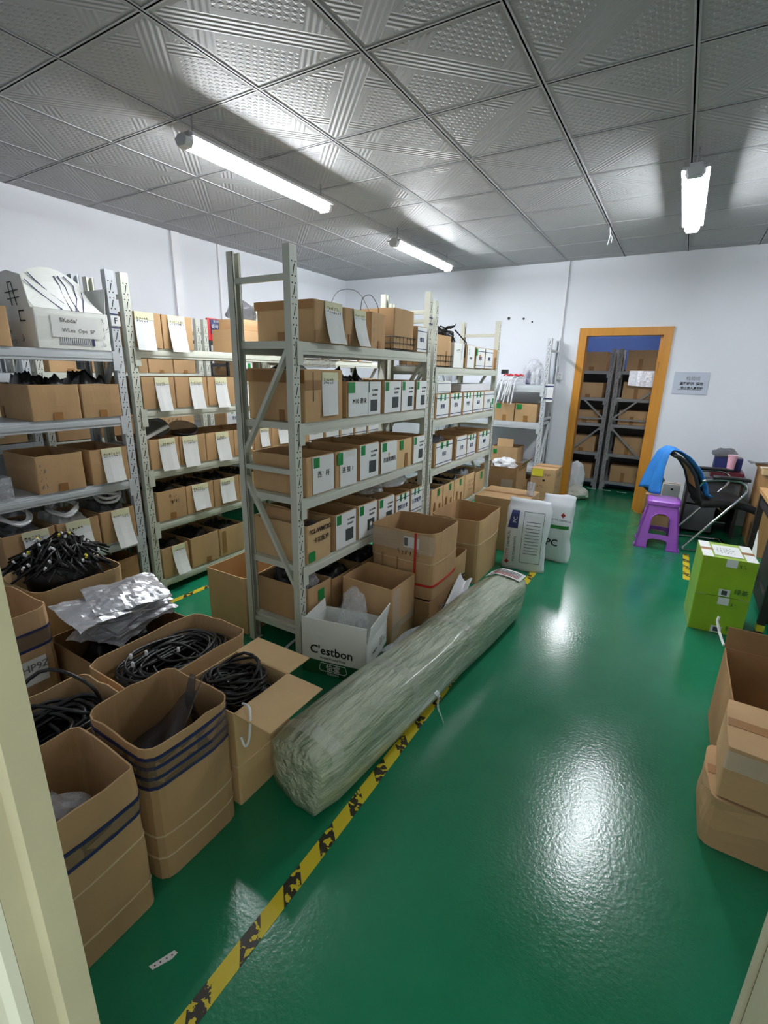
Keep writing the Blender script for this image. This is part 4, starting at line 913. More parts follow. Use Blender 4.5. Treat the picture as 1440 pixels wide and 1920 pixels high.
mb = MB(); R = random.Random(4)
mb.lathe([(.16, -.1), (.17, 0), (.15, .08), (.1, .13), (.03, .155)], n=14)
for i in range(150):
    a = R.random()*2*PI; rr = R.random()**.5*.17; L = R.uniform(.05, .12); b = R.random()*2*PI
    x, y = rr*math.cos(a), rr*math.sin(a)*1.15; z = .155*(1-(rr/.2)**2)+.02
    mb.tube([(x-L*math.cos(b), y-L*math.sin(b), z-.03), (x, y, z+R.uniform(.0, .04)), (x+L*math.cos(b+.4), y+L*math.sin(b+.4), z-.035)], .0065, 5)
hn = mb.build('harness_heap', 'black_cable', smooth=True); hn.location = (-2.7, 1.175, .5); tag(hn, 'heap of black wire harnesses with pale connectors rising above its carton', 'cable', None, 'stuff')
mb = MB(); my_ = MB()
for i in range(34):
    a = R.random()*2*PI; rr = R.random()**.5*.19; x, y = rr*math.cos(a), rr*math.sin(a)*1.1; z = .155*(1-(rr/.22)**2)+.045
    (mb if i % 4 else my_).cyl((x, y, z), (x+R.uniform(-.012, .012), y+R.uniform(-.012, .012), z+.014), .006, 6)
mb.build('connector', 'white_plastic', hn)['kind'] = 'stuff'; my_.build('connector', 'paper_yellow', hn)['kind'] = 'stuff'
c7 = carton('tall carton with blue tape lines and white barcode label beside the jamb', -2.6, -2.2, .45, .885, 0, .56, r=.05, bulge=.01, jit=.006, rim=.012, m='cardboard', px=[('white', .12, .36, .42, .63), ('text', .18, .34, .52, .6, 'HP9Z', 'ink_grey')], bands=[(.72, .84, 'tape_smoke', 'tape_band'), bl(.83), bl(.70)], group='worn cartons in the left foreground')
mb = MB()
for i in range(12): mb.box(.2075, .2082, .066+.006*i, .066+.006*i+(.002 if i % 3 else .004), .25, .29)
mb.build('barcode', 'ink', c7)
carton('low carton piled with silver foil bags in the left foreground', -2.36, -1.96, .91, 1.40, 0, .33, r=.03, bulge=.01, jit=.006, m='cardboard_dark', group='worn cartons in the left foreground')
o = heap('black_parts', 'black parts under the silver foil bags', 'parts', -2.31, -2.01, .96, 1.35, .008, .3, 'black_plastic', 19, .3)
R = random.Random(9)
for i in range(7):
    sx, sy = R.uniform(.13, .17), R.uniform(.16, .21); s0 = R.random()*20; zb = .35+.027*i; tl_ = R.uniform(-.12, .12)
    dx, dy = R.uniform(-.035, .035), R.uniform(-.04, .05)
    P = lambda a, b: ((a-.5)*2*sx*(1-.1*abs(b-.5)), (b-.5)*2*sy, .02*math.sin(PI*a)*math.sin(PI*b)+.022*nz3((a*2.2, b*2.2, s0), 1.3, i)+.014*abs(nz3((a*5, b*5, s0), 1.2, i+3))+.006*nz3((a*14, b*14, s0), 1.2, i)+tl_*.3*(a-.5)*.2-.05*max(0, abs(a-.5)-.32)-.04*max(0, abs(b-.5)-.35))
    o = MB().sheet(P, 22, 22, .004).build('foil_bag', 'foil'); o.location = (-2.17+dx, 1.16+dy, zb); o.rotation_euler.z = R.uniform(-.5, .5)
    tag(o, f'crumpled silver foil bag in the pile on the low carton, {["lowest", "second lowest", "third lowest", "middle one", "third from top", "second from top", "topmost"][i]}', 'bag', 'silver foil bags')

# ------------------------------------------------------------------ wrapped roll
RP = [(-2, .145), (45, .192), (103, .160), (150, .168), (188, .151), (230, .156), (270, .155), (306, .178), (358, .145)]
def sec(t_, th):      # flattened cross-section with a ridge at the upper right, at fraction t_ of the length
    d = (math.degrees(th)+2) % 360-2
    for (a0, r0), (a1, r1) in zip(RP[:-1], RP[1:]):
        if a0 <= d <= a1:
            f = (d-a0)/(a1-a0); g_ = math.cos(math.radians((a1-a0)/2))
            # straight chord between the corners, softened
            x0, z0, x1, z1 = r0*math.cos(math.radians(a0)), r0*math.sin(math.radians(a0)), r1*math.cos(math.radians(a1)), r1*math.sin(math.radians(a1))
            den = (z1-z0)*math.cos(th)-(x1-x0)*math.sin(th); rc = (x0*(z1-z0)-z0*(x1-x0))/den if abs(den) > 1e-6 else r0
            r_ = .62*rc+.38*(r0+(r1-r0)*(.5-.5*math.cos(PI*f))); break
    r_ *= 1+.015*math.sin(9*t_)
    return r_*math.cos(th), r_*math.sin(th)
roll = thing('wrapped_roll', 'long grey-green roll wrapped in glossy film lying on the green floor', 'roll', (-.878, 2.03, 0), -.097)
mb = MB(); NS, NT_, L = 72, 90, 1.96; vs = []; fs = []
for i in range(NT_+1):
    q = i/NT_; y = (q-.5)*L; sh = 1-.1*max(0, 1-q*18)-.22*max(0, 1-(1-q)*12)**2
    for k in range(NS):
        th = 2*PI*k/NS+.35; x, z = sec(q, th)
        w_ = 1+.03*nz3((math.cos(th)*2.2, q*6, math.sin(th)*2.2), 1.0, 4)+.022*nz3((math.cos(th)*8, q*7, math.sin(th)*8), 1.0, 8)+.009*nz3((math.cos(th)*20, q*16, math.sin(th)*20), 1.0, 9)
        vs.append((x*sh*w_, y+.015*nz3((x*8, z*8, 0), 1, 3)*(1 if i in (0, NT_) else 0), max(.157+z*sh*w_, .002)))
for i in range(NT_):
    for k in range(NS): fs.append((i*NS+k, (i+1)*NS+k, (i+1)*NS+(k+1) % NS, i*NS+(k+1) % NS))
b = len(vs)
for (i0, yy) in ((0, -L/2-.012), (NT_, L/2+.012)):
    for rr in (.6, .25):
        for k in range(NS):
            vx, vy, vz = vs[i0*NS+k]; vs.append((vx*rr, yy+.006*nz3((vx*20, vz*20, rr), 1, 6), .157+(vz-.157)*rr))
for k in range(NS):
    k2 = (k+1) % NS
    fs += [(k, k2, b+k2, b+k), (b+k, b+k2, b+NS+k2, b+NS+k)]
    o2 = b+2*NS; e0 = NT_*NS
    fs += [(e0+k2, e0+k, o2+k, o2+k2), (o2+k2, o2+k, o2+NS+k, o2+NS+k2)]
fs += [tuple(b+NS+k for k in range(NS)), tuple(b+3*NS+k for k in range(NS-1, -1, -1))]
mb.add(vs, fs); body = mb.build('body', 'roll_wrap', roll, smooth=True)
def wrapstrip(name, q0, q1, a0, a1, m_, off=.003, nu=4, nv=18, par=roll):
    def P(u, v):
        q = q0+(q1-q0)*u; th = a0+(a1-a0)*v; x, z = sec(q, th); return (x*(1.02+off*6), (q-.5)*L, .157+z*(1.02+off*6))
    return MB().sheet(P, nu, nv, .0012).build(name, m_, par)
wrapstrip('tape_band', .02, .05, .2, 2.7, 'tape_clear'); wrapstrip('tape_band', .28, .305, .3, 2.6, 'tape_clear'); wrapstrip('tape_band', .55, .575, .3, 2.6, 'tape_clear')
lb = wrapstrip('paper_label', .925, .985, .9, 2.3, 'paper', .006)
for i in range(5): wrapstrip('printed_line', .934+.009*i, .937+.009*i, 1.0, 1.0+1.1-.15*(i % 2), 'ink_red' if i < 2 else 'ink_grey', .0085, 1, 8, lb)
MB().sheet(lambda a, b: (.165+.05*b+.01*math.sin(8*b), -.28+.03*a*(1-b)+.1*b*.3-.02*b, .16-.158*b**1.5+.005), 3, 8, .002).build('loose_film', 'clear_plastic', roll)
MB().sheet(lambda a, b: (-.16-.07*b, -.2+.35*a*(1-.5*b), .2+.05*b-.1*b*b+.012*math.sin(9*a)), 8, 5, .002).build('loose_film', 'clear_plastic', roll)
# ------------------------------------------------------------------ cartons along the middle rack
cb = carton('white and green water carton with raised flaps before the middle rack', -1.555, -1.18, 1.77, 2.08, 0, .235, m='cardboard_white', bulge=.006, rz=.2, rim=.01, group='cartons on the floor by the roll')
w_, d_, h_ = .375, .31, .235
Shell(w_, d_, h_, .006, .006).band(.001, .085, .0016).build('green_base', 'carton_green', cb)
mwf = face_mw(w_, d_, 'my', .009)
text('C\'estbon', .068, 'ink', cb, mwf @ Matrix.Translation((-.01, .15, .0)) @ Matrix.Rotation(-.0, 4, 'Z'), bold=.0008)
text('Purified Drinking Water', .015, 'ink', cb, mwf @ Matrix.Translation((.0, .108, 0)))
MB().tube([(-.07, .03, 0), (.07, .03, 0), (.08, .045, 0), (.07, .078, 0), (-.07, .078, 0), (-.08, .045, 0)], .002, 4, True).build('printed_frame', 'paper', cb).matrix_local = mwf
text('怡宝', .04, 'paper', cb, mwf @ Matrix.Translation((0, .052, 0)), bold=.001)
text('饮用纯净水', .014, 'paper', cb, mwf @ Matrix.Translation((0, .015, 0)))
mwr = face_mw(w_, d_, 'px', .009)
text('4.5L×4', .02, 'ink', cb, mwr @ Matrix.Translation((-.06, .15, 0))); link('handwriting', scribble(3, .1, .05, 3, 'ink_grey', 5), cb, mw=mwr @ Matrix.Translation((.06, .16, 0)))
for f, ang, ht, wd in (('my', -3, .09, .98), ('px', 10, .1, .96), ('mx', 5, .06, .9)):
    base = {'px': Matrix.Translation((w_/2, 0, h_-.003)) @ Matrix.Rotation(PI/2, 4, 'Z'), 'mx': Matrix.Translation((-w_/2, 0, h_-.003)) @ Matrix.Rotation(-PI/2, 4, 'Z'), 'my': Matrix.Translation((0, -d_/2, h_-.003))}[f]
    fl = (w_ if f == 'my' else d_)*wd; mb = MB(); mb.box(-fl/2, fl/2, -.002, .002, 0, ht); link('flap', mb.mesh('flap', 'cardboard_white'), cb, mw=base @ Matrix.Rotation(math.radians(ang), 4, 'X'))
bag('plastic_bag', 'clear plastic bag sticking out of the white and green water carton', 'bag', (-1.33, 1.95, .12), (.08, .08, .32), 'clear_plastic', 81, .25)
carton('open brown carton with taped corner behind the water carton', -1.555, -1.21, 2.155, 2.44, 0, .385, m='cardboard', r=.01, bulge=.006, px=[('clear', -.48, -.2, .2, .98), ('clear', -.48, .48, .3, .42)], group='cartons on the floor by the roll')
carton('low brown carton carrying the tall red-strapped carton', -1.46, -1.12, 2.47, 2.83, 0, .2, m='cardboard_dark', group='cartons on the floor by the roll', opened=True)
c = carton('tall dented brown carton with red strap on the floor by the roll', -1.565, -1.12, 2.49, 2.88, .2, .43, m='cardboard', r=.03, bulge=.012, jit=.008, rim=.01, bands=[(.55, .56, 'crease', 'crease')], my=[('white', .05, .28, .76, .92), ('dark', .06, .11, .78, .9), ('scrib', -.05, .3, .62, .74, 1), ('clear', -.5, .5, .7, .98)], group='cartons on the floor by the roll')
mb = MB(); s_ = Shell(.445, .39, .43, .03, .012, .0)
c_st = s_.band(.085, .1, .004, 0).build('red_strap', 'strap_red', c)
MB().box(.1, .115, -.212, -.209, .0, .43).build('red_strap', 'strap_red', c)
MB().box(-.13, -.122, -.212, -.2095, .12, .26).build('dark_strap', 'cardboard_dark', c); MB().box(-.02, -.012, -.212, -.2095, .12, .25).build('dark_strap', 'cardboard_dark', c)
carton('small carton lettered in black behind the tall red-strapped carton', -1.44, -1.17, 2.96, 3.22, 0, .31, m='cardboard', r=.03, bulge=.01, px=[('text', -.35, .35, .15, .5, '正F', 'ink', .001)], group='cartons on the floor by the roll')
carton('large tall open carton with fold line behind the strapped carton', -1.52, -1.12, 3.29, 3.82, 0, .51, m='cardboard', r=.05, bulge=.012, jit=.008, rim=.012, bands=[(.62, .632, 'crease', 'crease')], group='cartons on the floor by the roll')
carton('closed brown carton with flat lid behind the white plastic sacks', -1.48, -1.0, 4.15, 4.62, 0, .49, False, m='cardboard', group='cartons on the floor by the roll')
carton('torn open carton of white packing near the far rack', -1.74, -1.33, 4.98, 5.36, 0, .62, m='cardboard_dark', rim=.02, jit=.01, my=[('clear', .1, .4, .4, .8)], flaps=[('px', .1, 40, .8)], group='cartons on the floor by the roll')
bag('packing_film', 'white foam packing poking out of the torn carton', 'packing', (-1.53, 5.15, .56), (.13, .12, .14), 'white_plastic', 91, .4)
carton('brown printed carton with yellow note beside the far rack, upper of two', -1.31, -1.04, 5.5, 5.86, .262, .29, False, my=[('yellow', -.45, .0, .7, .99), ('scrib', .05, .42, .7, .85, 1), ('text', -.1, .2, .5, .62, 'M', 'ink', .001), ('scrib', -.4, .4, .25, .4, 1, 'ink', 9)], px=[('scrib', -.4, .3, .6, .9, 1), ('scrib', -.4, .3, .2, .4, 1)], group='printed cartons by the far rack')
carton('brown printed carton under the one with yellow note', -1.31, -1.04, 5.5, 5.86, 0, .26, False, my=[('scrib', -.3, .3, .5, .8, 1)], group='printed cartons by the far rack')
o = MB().lathe([(.035, 0), (.035, .12), (.033, .12), (.033, .003)], n=16).build('clear_tube', 'clear_plastic'); o.location = (-1.04, 4.42, .4945); tag(o, 'clear plastic cylinder on the closed carton behind the sacks', 'tube')
# loose carton left of the middle rack
carton('open brown carton on the aisle floor left of the middle rack', -2.36, -2.03, 1.83, 2.2, 0, .37, m='cardboard_light', group='cartons on the floor by the roll')
# printed plastic film between the roll and cartons
o = MB().sheet(lambda a, b: (-1.095+.075*a+.008*math.sin(4*b), 2.5+.42*b+.04*a, .02+.22*b*(1-.3*a)+.03*math.sin(5*a+3*b)), 8, 10, .003).build('printed_film', 'white_plastic'); tag(o, 'white printed plastic film lying between the roll and the strapped carton', 'film')
text('PC 26', .06, 'ink_grey', o, Matrix.Translation((-1.06, 2.62, .12)) @ Matrix.Rotation(.5, 4, 'X'))

# ------------------------------------------------------------------ resin sacks
def sack(label, x, y, wd, dp, h, rz, lean, seed, front):
    t = thing('resin_sack', label, 'sack', (x, y, 0), rz, 'white resin sacks')
    nu, nv = 28, 24; mb = MB(); vs = []; fs = []
    for j in range(nv+1):
        q = j/nv; z = h*q; fat = (math.sin(PI*min(1, .12+q*.8)))**.6*(1 if q < .85 else 1-(q-.85)*5.2)
        fat = max(.08, fat); wq = wd/2*(1+.05*math.sin(6*q+seed)-.05*(q > .9))
        for i in range(nu):
            a = 2*PI*i/nu; c_, s_2 = math.cos(a), math.sin(a)
            xx = wq*math.copysign(abs(c_)**.55, c_); yy = dp/2*fat*math.copysign(abs(s_2)**.8, s_2)
            k = nz3((xx*6, yy*6, z*5), 1, seed)*.016+nz3((xx*16, yy*16, z*12), 1, seed)*.006
            vs.append((xx+k*c_, yy+k*s_2*1.2+lean*q, z+(.018*nz3((xx*9, 0, 0), 1, seed) if j == nv else 0)))
    for j in range(nv):
        for i in range(nu): fs.append((j*nu+i, j*nu+(i+1) % nu, (j+1)*nu+(i+1) % nu, (j+1)*nu+i))
    fs += [tuple(range(nu-1, -1, -1)), tuple(range(nv*nu, (nv+1)*nu))]
    mb.add(vs, fs); mb.build('sack_body', 'sack_white', t, smooth=True); front(t); return t
def yf(x, z, wd, dp, h, lean):       # front surface of a sack
    q = z/h; fat = (math.sin(PI*min(1, .12+q*.8)))**.6*(1 if q < .85 else 1-(q-.85)*5.2); c_ = min(1, abs(x)/(wd/2))**(1/.55)
    return -dp/2*max(.08, fat)*max(0, 1-c_*c_)**.4+lean*q-.012
W1, D1, H1, L1 = .34, .16, .585, .06
def front1(t):
    Y1 = lambda x, z: yf(x, z, W1, D1, H1, L1)
    MB().sheet(lambda a, b: (-.125+.06*a-.02*(1-b)*(1-a), Y1(-.1, .38+.14*b), .36+.14*b), 4, 6, .002).build('blue_print', 'ink_blue', t)
    V = lambda x, z: Matrix.Translation((x, Y1(x, z)-.003, z)) @ FY @ Matrix.Rotation(PI/2, 4, 'Z')
    text('PC', .045, 'paper', t, V(-.09, .43)); text('LOTTE', .03, 'ink_red', t, V(-.128, .14)); text('CHEMICAL', .03, 'ink', t, V(-.128, .265)); text('POLYCARBONATE', .026, 'ink', t, V(-.075, .19))
    MB().add([(-.018,0,0),(0,0,-.02),(.018,0,0),(0,0,.02),(-.018,.002,0),(0,.002,-.02),(.018,.002,0),(0,.002,.02)], [(0,1,2,3),(7,6,5,4),(0,4,5,1),(1,5,6,2),(2,6,7,3),(3,7,4,0)]).build('diamond_logo', 'ink_red', t).location = (-.128, Y1(-.128, .07)-.004, .07)
    for i in range(11):
        z = .16+.026*i; MB().sheet(lambda a, b: (.0+.11*a, Y1(.0+.11*a, z)-.001, z+.005*b), 6, 1, .001).build('printed_line', 'ink_grey', t)
    for x in (-.025, .13): MB().sheet(lambda a, b: (x+.003*a, Y1(x, .08+.42*b)-.001, .08+.42*b), 1, 10, .001).build('printed_frame', 'ink', t)
    for z in (.08, .5): MB().sheet(lambda a, b: (-.025+.155*a, Y1(-.025+.155*a, z)-.001, z+.003*b), 8, 1, .001).build('printed_frame', 'ink', t)
sack('white resin sack with vertical lettering and blue block, nearer of two', -.90, 3.83, W1, D1, H1, .12, L1, 3, front1)
W2, D2, H2, L2 = .27, .17, .585, .03
def front2(t):
    Y2 = lambda x, z: yf(x, z, W2, D2, H2, L2)
    T2 = lambda x, z: Matrix.Translation((x, Y2(x, z)-.003, z)) @ FY
    MB().add([(-.02,0,0),(0,0,-.024),(.02,0,0),(0,0,.024),(-.02,.002,0),(0,.002,-.024),(.02,.002,0),(0,.002,.024)], [(0,1,2,3),(7,6,5,4),(0,4,5,1),(1,5,6,2),(2,6,7,3),(3,7,4,0)]).build('diamond_logo', 'ink_red', t).location = (.065, Y2(.065, .43)-.004, .43)
    text('LOTTE CHEMICAL', .022, 'ink_blue', t, T2(.05, .385)); text('PC', .085, 'ink', t, T2(.0, .18), bold=.0015)
    MB().sheet(lambda a, b: (-.07+.19*a, Y2(-.07+.19*a, .32)-.002, .31+.03*b-.1*max(0, .28-a)**1.3*3), 14, 2, .0015).build('green_swoosh', 'green_print', t)
sack('white resin sack lettered PC with green swoosh, farther of two', -.74, 4.2, W2, D2, H2, -.05, L2, 8, front2)

# ------------------------------------------------------------------ right side of the room
for k in range(2):
    t = carton(['lime green carton on the floor under another, right side', 'lime green carton with taped white lid standing on another'][k], .28, .57, 3.47, 3.80, .2535*k, .25, False, m='lime', bulge=.002, jit=.001,
        my=[('white', -.06, .14, .8, .995), ('white', -.08, .12, .02, .2), ('dark', -.03, .07, .05, .17), ('text', .2, .42, .1, .25, '绿茶', 'carton_green'), ('scrib', .16, .44, .78, .92, 1, 'carton_green', 4)], rz=.06, group='lime green cartons')
    for x0, x1 in ((-.143, -.085), (.085, .143)): MB().box(x0, x1, -.163, .163, .2502, .2512).build('white_tape', 'paper', t)
    MB().box(-.075, .075, -.12, .1, .2521, .2532).build('shipping_label', 'paper', t)
    link('printed_text', scribble(2, .12, .12, 5, 'ink_grey', 7), t, mw=Matrix.Translation((0, -.01, .2538)))
# stool
t = thing('plastic_stool', 'purple plastic stool with arched sides near the orange doorway', 'stool', (.035, 5.2, 0), .03)
mb = MB(); P = perim(.27, .27, .04, 2, 4); n = len(P); vs = []; fs = []
prof = [(.0, .415), (.004, .42), (.004, .45), (-.006, .462), (-.03, .466)]
for off, z in prof: vs += [(p[0]+p[2]*off, p[1]+p[3]*off, z) for p in P]
for j in range(len(prof)-1):
    for i2 in range(n): fs.append((j*n+i2, j*n+(i2+1) % n, (j+1)*n+(i2+1) % n, (j+1)*n+i2))
fs += [tuple(range(n-1, -1, -1)), tuple(range((len(prof)-1)*n, len(prof)*n))]
mb.add(vs, fs); mb.build('seat', 'purple_plastic', t)
def hw(z): return .185-.058*z/.42
def op(z):
    if z < .075: return .082
    if z < .1: return .082*math.sqrt(max(0, 1-((z-.075)/.025)**2))*.6+.033
    if z < .14: return 0.0
    if z < .26: return .088-.05*(z-.14)
    return .083*math.sqrt(max(0, 1-((z-.26)/.085)**2)) if z < .345 else 0.0
zs = [0, .02, .04, .06, .0749, .08, .085, .09, .0999, .1001, .12, .1399, .1401, .17, .2, .23, .26]+[.26+.085*k/10 for k in range(1, 11)]+[.3451, .38, .418]
for k in range(4):
    mb = MB()
    for s in (-1, 1):
        for a_, b_ in zip(zs[:-1], zs[1:]):
            if b_-a_ < .0005: continue
            x0a, x1a, x0b, x1b = s*op(a_+1e-5), s*hw(a_), s*op(b_-1e-5), s*hw(b_); ya, yb = -hw(a_), -hw(b_)
            q = [(x0a, ya, a_), (x1a, ya, a_), (x1b, yb, b_), (x0b, yb, b_), (x0a, ya+.014, a_), (x1a, ya+.014, a_), (x1b, yb+.014, b_), (x0b, yb+.014, b_)]
            f_ = [(0,1,2,3),(7,6,5,4),(0,4,5,1),(1,5,6,2),(2,6,7,3),(3,7,4,0)]
            mb.add(q, f_ if s > 0 else [tuple(reversed(x)) for x in f_])
    o = mb.build('side_panel', 'purple_plastic', t); o.rotation_euler.z = k*PI/2
    mb = MB(); mb.tube([(s_*1.0, -hw(z)-.002, z) for s_, z in [(-op(.1401), .145)]+[(-op(z), z) for z in (.17, .2, .23, .26, .29, .31, .325, .335, .342)]+[(op(z), z) for z in (.342, .335, .325, .31, .29, .26, .23, .2, .17)]+[(op(.1401), .145)]], .005, 5)
    o2 = mb.build('arch_rim', 'purple_plastic', o)
    MB().box(-hw(0)-.004, hw(0)+.004-.1*0, -hw(0)-.004, -hw(0)+.01, 0, .014).build('foot_rim', 'purple_plastic', o) if 0 else None
    for s in (-1, 1): MB().box(s*.135-.055, s*.135+.055, -hw(0)-.006, -hw(0)+.012, 0, .016).build('foot_rim', 'purple_plastic', o)
# visitor chair
t = thing('office_chair', 'black chair with chrome sled legs and blue cloth over its back', 'chair', (.275, 5.38, 0), .2)
bk = [(.05, .44), (.0, .5), (-.03, .6), (-.07, .71), (-.14, .81), (-.22, .87), (-.27, .885)]
def bkp(q):
    q = q*(len(bk)-1); i = min(int(q), len(bk)-2); f = q-i; return (bk[i][0]*(1-f)+bk[i+1][0]*f, bk[i][1]*(1-f)+bk[i+1][1]*f)
MB().sheet(lambda a, b: (.02+.44*a, -.22+.44*b, .455+.02*math.sin(PI*a)-.045*max(0, a-.75)*2-.01*math.sin(PI*b)), 10, 8, .06).build('seat', 'black_cloth', t, smooth=True)
for s in (-1, 1):
    MB().tube([(bkp(q)[0], s*.2, bkp(q)[1]) for q in [i/14 for i in range(15)]], .017, 8).build('back_frame', 'black_plastic', t, smooth=True)
MB().tube([(bkp(1)[0], -.2+.4*i/6, bkp(1)[1]) for i in range(7)], .017, 8).build('back_frame', 'black_plastic', t)
MB().sheet(lambda a, b: (bkp(.28+.7*a)[0]+.004, -.19+.38*b, bkp(.28+.7*a)[1]), 14, 6, .005).build('back_mesh', 'tan_mesh', t, smooth=True)
MB().sheet(lambda a, b: (bkp(.3*a)[0]+.006, -.19+.38*b, bkp(.3*a)[1]), 6, 6, .02).build('back_pad', 'black_cloth', t, smooth=True)
for s in (-1, 1):
    y = s*.24
    MB().stube([(-.02, y, .68), (.1, y, .70), (.22, y, .705), (.29, y, .69), (.33, y, .64), (.32, y, .58), (.28, y, .52), (.1, y, .27), (-.05, y, .06), (-.07, y, .025), (-.05, y, .014), (.1, y, .014), (.36, y, .014)], .0125, 8).build('frame_tube', 'chrome', t, smooth=True)
    MB().sheet(lambda a, b: (.06+.28*a, y-.028+.056*b, .722-.03*max(0, a-.7)), 8, 2, .026).build('armrest', 'black_plastic', t, smooth=True)
    MB().cyl((.0, y, .68), (-.02, s*.2, .62), .01, 6).build('arm_bracket', 'chrome', t)
MB().cyl((.36, -.24, .014), (.36, .24, .014), .0125, 8).build('cross_tube', 'chrome', t); MB().cyl((.2, -.24, .41), (.2, .24, .41), .0125, 8).build('cross_tube', 'chrome', t)
cl = [(-.36, .5), (-.355, .62), (-.345, .75), (-.32, .88), (-.285, .925), (-.22, .915), (-.13, .86), (-.03, .74), (.03, .62), (.055, .535), (.1, .52)]
def clp(q):
    q = q*(len(cl)-1); i = min(int(q), len(cl)-2); f = q-i; return (cl[i][0]*(1-f)+cl[i+1][0]*f, cl[i][1]*(1-f)+cl[i+1][1]*f)
o = MB().sheet(lambda a, b: (clp(a)[0]+.022*math.sin(11*b+3*a)*(1-math.sin(PI*a)*.7)-max(0, .36-a)*.3*(b-.3), -.19+.37*b*(1-.35*max(0, a-.6)*2)+.02*math.sin(6*a), clp(a)[1]+.012*math.sin(8*b+2)), 34, 20, .006).build('blue_cloth', 'blue_cloth', smooth=True); o.location = (.275, 5.38, 0); o.rotation_euler.z = .2
tag(o, 'bright blue work cloth draped over the back of the black chair', 'cloth')
# desk against the far wall
t = thing('desk', 'dark grey desk against the far wall behind the black chair', 'desk', (.455, 6.1, 0))
MB().box(-.26, .26, -.3, .3, .585, .61).build('desktop', 'grey_panel', t)
MB().box(-.24, -.215, -.27, .28, 0, .585).build('side_panel', 'dark_steel', t); MB().box(.215, .24, -.27, .28, 0, .585).build('side_panel', 'dark_steel', t)
MB().box(-.215, .05, -.27, -.25, .03, .3).build('drawer_front', 'grey_panel', t); MB().box(-.215, .215, -.27, -.25, .32, .57).build('drawer_front', 'grey_panel', t)
MB().box(-.215, .215, .26, .28, .03, .585).build('back_panel', 'dark_steel', t)
carton('white drawer box with a black knob in front of the far desk', -.0, .16, 5.69, 5.8, .381, .13, False, m='cardboard_white', name='drawer_box', my=[('slot', .0, .12, .55, .7)])
carton('brown carton under the white drawer box by the purple stool', -.14, .16, 5.68, 6.0, 0, .378, False, my=[('tape', -.5, .5, .45, .55)])
bag('black_bag', 'black shiny bag on the carton behind the purple stool', 'bag', (-.08, 5.9, .382), (.11, .09, .2), 'black_plastic', 101, .35)
o = MB().sheet(lambda a, b: (.4+.28*a, 5.85+.25*b, .64+.0*a), 6, 4, .055).build('maroon_tray', 'maroon'); tag(o, 'dark red flat case lying on the desk by the far wall', 'case')
carton('navy blue box on the dark red case, far desk',   .42, .66, 6.0, 6.15, .671, .12, False, m='navy', name='navy_box')
o = MB().lathe([(.03, 0), (.04, .15), (.043, .155), (.043, .17), (.03, .172)], n=16).build('pink_cup', 'pink'); o.location = (.56, 5.92, .6685); tag(o, 'pink plastic cup standing on the dark red case', 'cup')
bag('plastic_bag', 'grey crumpled plastic lying on the navy box, far desk', 'bag', (.5, 6.08, .795), (.1, .08, .09), 'smoke_plastic', 102, .4)
# clad work bench
t = thing('work_bench', 'brown board-clad work bench at the right edge of the picture', 'bench', (1.17, 5.72, 0))
MB().box(-.37, -.35, -.4, .4, 0, .735).build('side_board', 'ply', t); MB().box(.35, .37, -.4, .4, 0, .735).build('side_board', 'ply', t)
MB().box(-.35, .35, -.4, -.38, 0, .735).build('front_board', 'ply', t); MB().box(-.39, .39, -.42, .42, .735, .76).build('bench_top', 'ply', t)
MB().box(-.385, -.372, -.41, -.38, .0, .735).build('edge_batten', 'ply', t)
o = MB().sheet(lambda a, b: (.715+.3*a-.02*(1-a)*math.sin(3*b), 5.88+.22*b, .775+.01*math.sin(6*a+3*b)), 12, 6, .004).build('grey_cloth', 'smoke_plastic'); tag(o, 'grey film draped over the far corner of the board-clad bench', 'film')
o = MB().box(.78, 1.0, 5.42, 5.8, .7615, .767).build('paper_stack', 'paper'); tag(o, 'pale papers lying on top of the board-clad bench', 'paper')
carton('small tan box flap on the near corner of the board-clad bench',   .74, .9, 5.29, 5.4, .761, .05, True, m='cardboard_light')
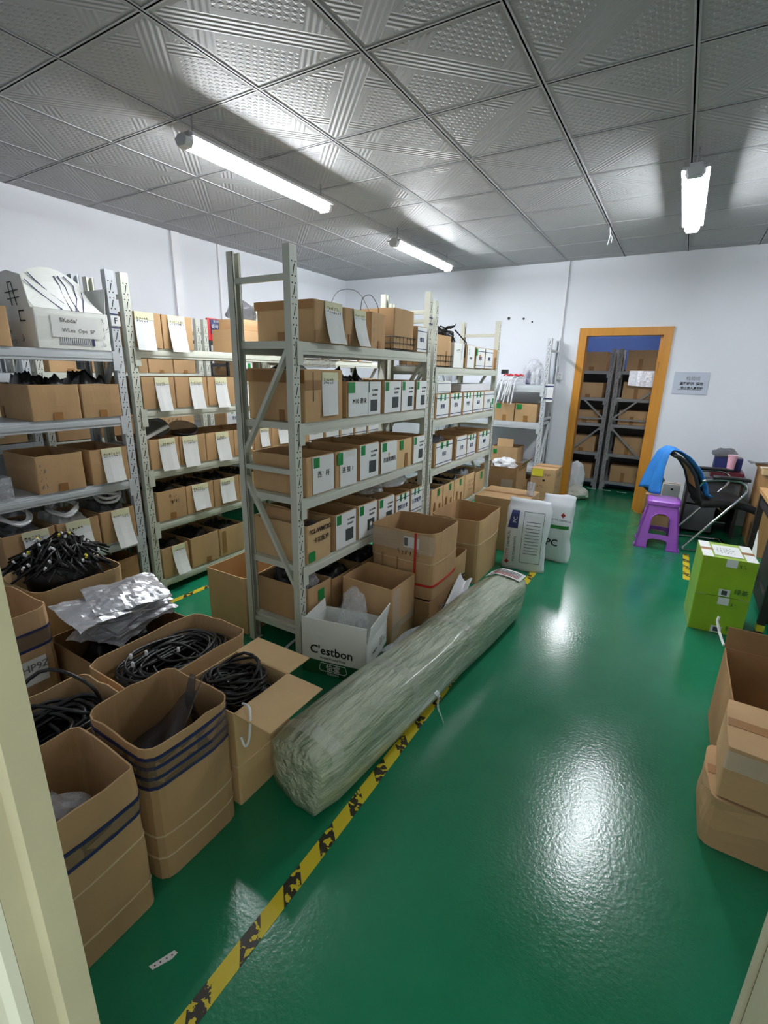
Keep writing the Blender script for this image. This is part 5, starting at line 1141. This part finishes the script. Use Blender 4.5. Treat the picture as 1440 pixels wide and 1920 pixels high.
# dark steel table with taped feet
t = thing('steel_table', 'dark steel table with yellow taped foot at the right picture edge', 'table', (1.05, 4.1, 0))
for sx in (-1, 1):
    for sy in (-1, 1):
        o = MB().box(sx*.37-.02, sx*.37+.02, sy*.5-.02, sy*.5+.02, 0, .74).build('leg', 'dark_steel', t)
        MB().box(sx*.37-.021, sx*.37+.021, sy*.5-.021, sy*.5+.021, .03, .075).build('foot_tape', 'paper_yellow', o)
MB().box(-.4, .4, -.53, .53, .74, .77).build('table_top', 'ply', t); MB().box(-.38, -.36, -.48, .48, .2, .24).build('rail', 'dark_steel', t); MB().box(-.38, -.36, -.48, .48, .64, .7).build('rail', 'dark_steel', t)
for k in range(3):
    o = MB().box(-.012, .012, -.3, .3, 0, .62).build('leaning_board', 'dark_steel' if k != 1 else 'ply'); o.location = (.74+.035*k, 4.1, .002); o.rotation_euler = (0, .03, 0)
    tag(o, ['dark board leaning under the steel table, outermost of three', 'brown board leaning under the steel table, middle of three', 'dark board leaning under the steel table, innermost of three'][k], 'board', 'boards under the steel table')
o = MB().add([(0,-.18,0),(0,.2,0),(0,.16,.3),(.003,-.18,0),(.003,.2,0),(.003,.16,.3)], [(0,1,2),(5,4,3),(0,3,4,1),(1,4,5,2),(2,5,3,0)]).build('white_sheet', 'paper'); o.location = (.63, 3.98, .25)
o.rotation_euler = (0, .0, 0); tag(o, 'white triangular plastic sheet against the steel table behind green cartons', 'sheet')
# cartons at the lower right
carton('low dented carton at the lower right, under the flattened one', .31, .85, 1.70, 2.0, 0, .2, False, m='cardboard', r=.04, bulge=.012, jit=.012, group='cartons at the right picture edge')
carton('creased brown carton lying on the low carton at lower right', .335, .86, 1.70, 2.0, .205, .2, False, m='cardboard', r=.01, bulge=.004, jit=.006, rz=-.06, my=[('clear', -.5, -.1, .6, .95)], bands=[], group='cartons at the right picture edge')
carton('open brown carton with raised flap behind the creased one, lower right', .37, .86, 2.06, 2.52, 0, .37, m='cardboard_dark', r=.008, bulge=.004, flaps=[('py', .1, 8, 1.0)], group='cartons at the right picture edge')
o = MB().tube([(.365, 2.52, .38), (.35, 2.6, .40), (.335, 2.64, .44), (.34, 2.65, .46)], .006, 6).build('cord_end', 'white_plastic'); tag(o, 'white cord end sticking up beside the open carton, lower right', 'cord')
# lamp inside the inner room, behind the lintel
lamp('tube light on the ceiling of the inner room behind the far wall', -1.16, 7.5, 8.6)
_d = {k: v for k, v in LABELS.items() if len(v) > 1}
if _d: print('DUP LABELS', _d)
_l = {k for k in LABELS if not 4 <= len(k.split()) <= 16}
if _l: print('LABEL LENGTH', _l)
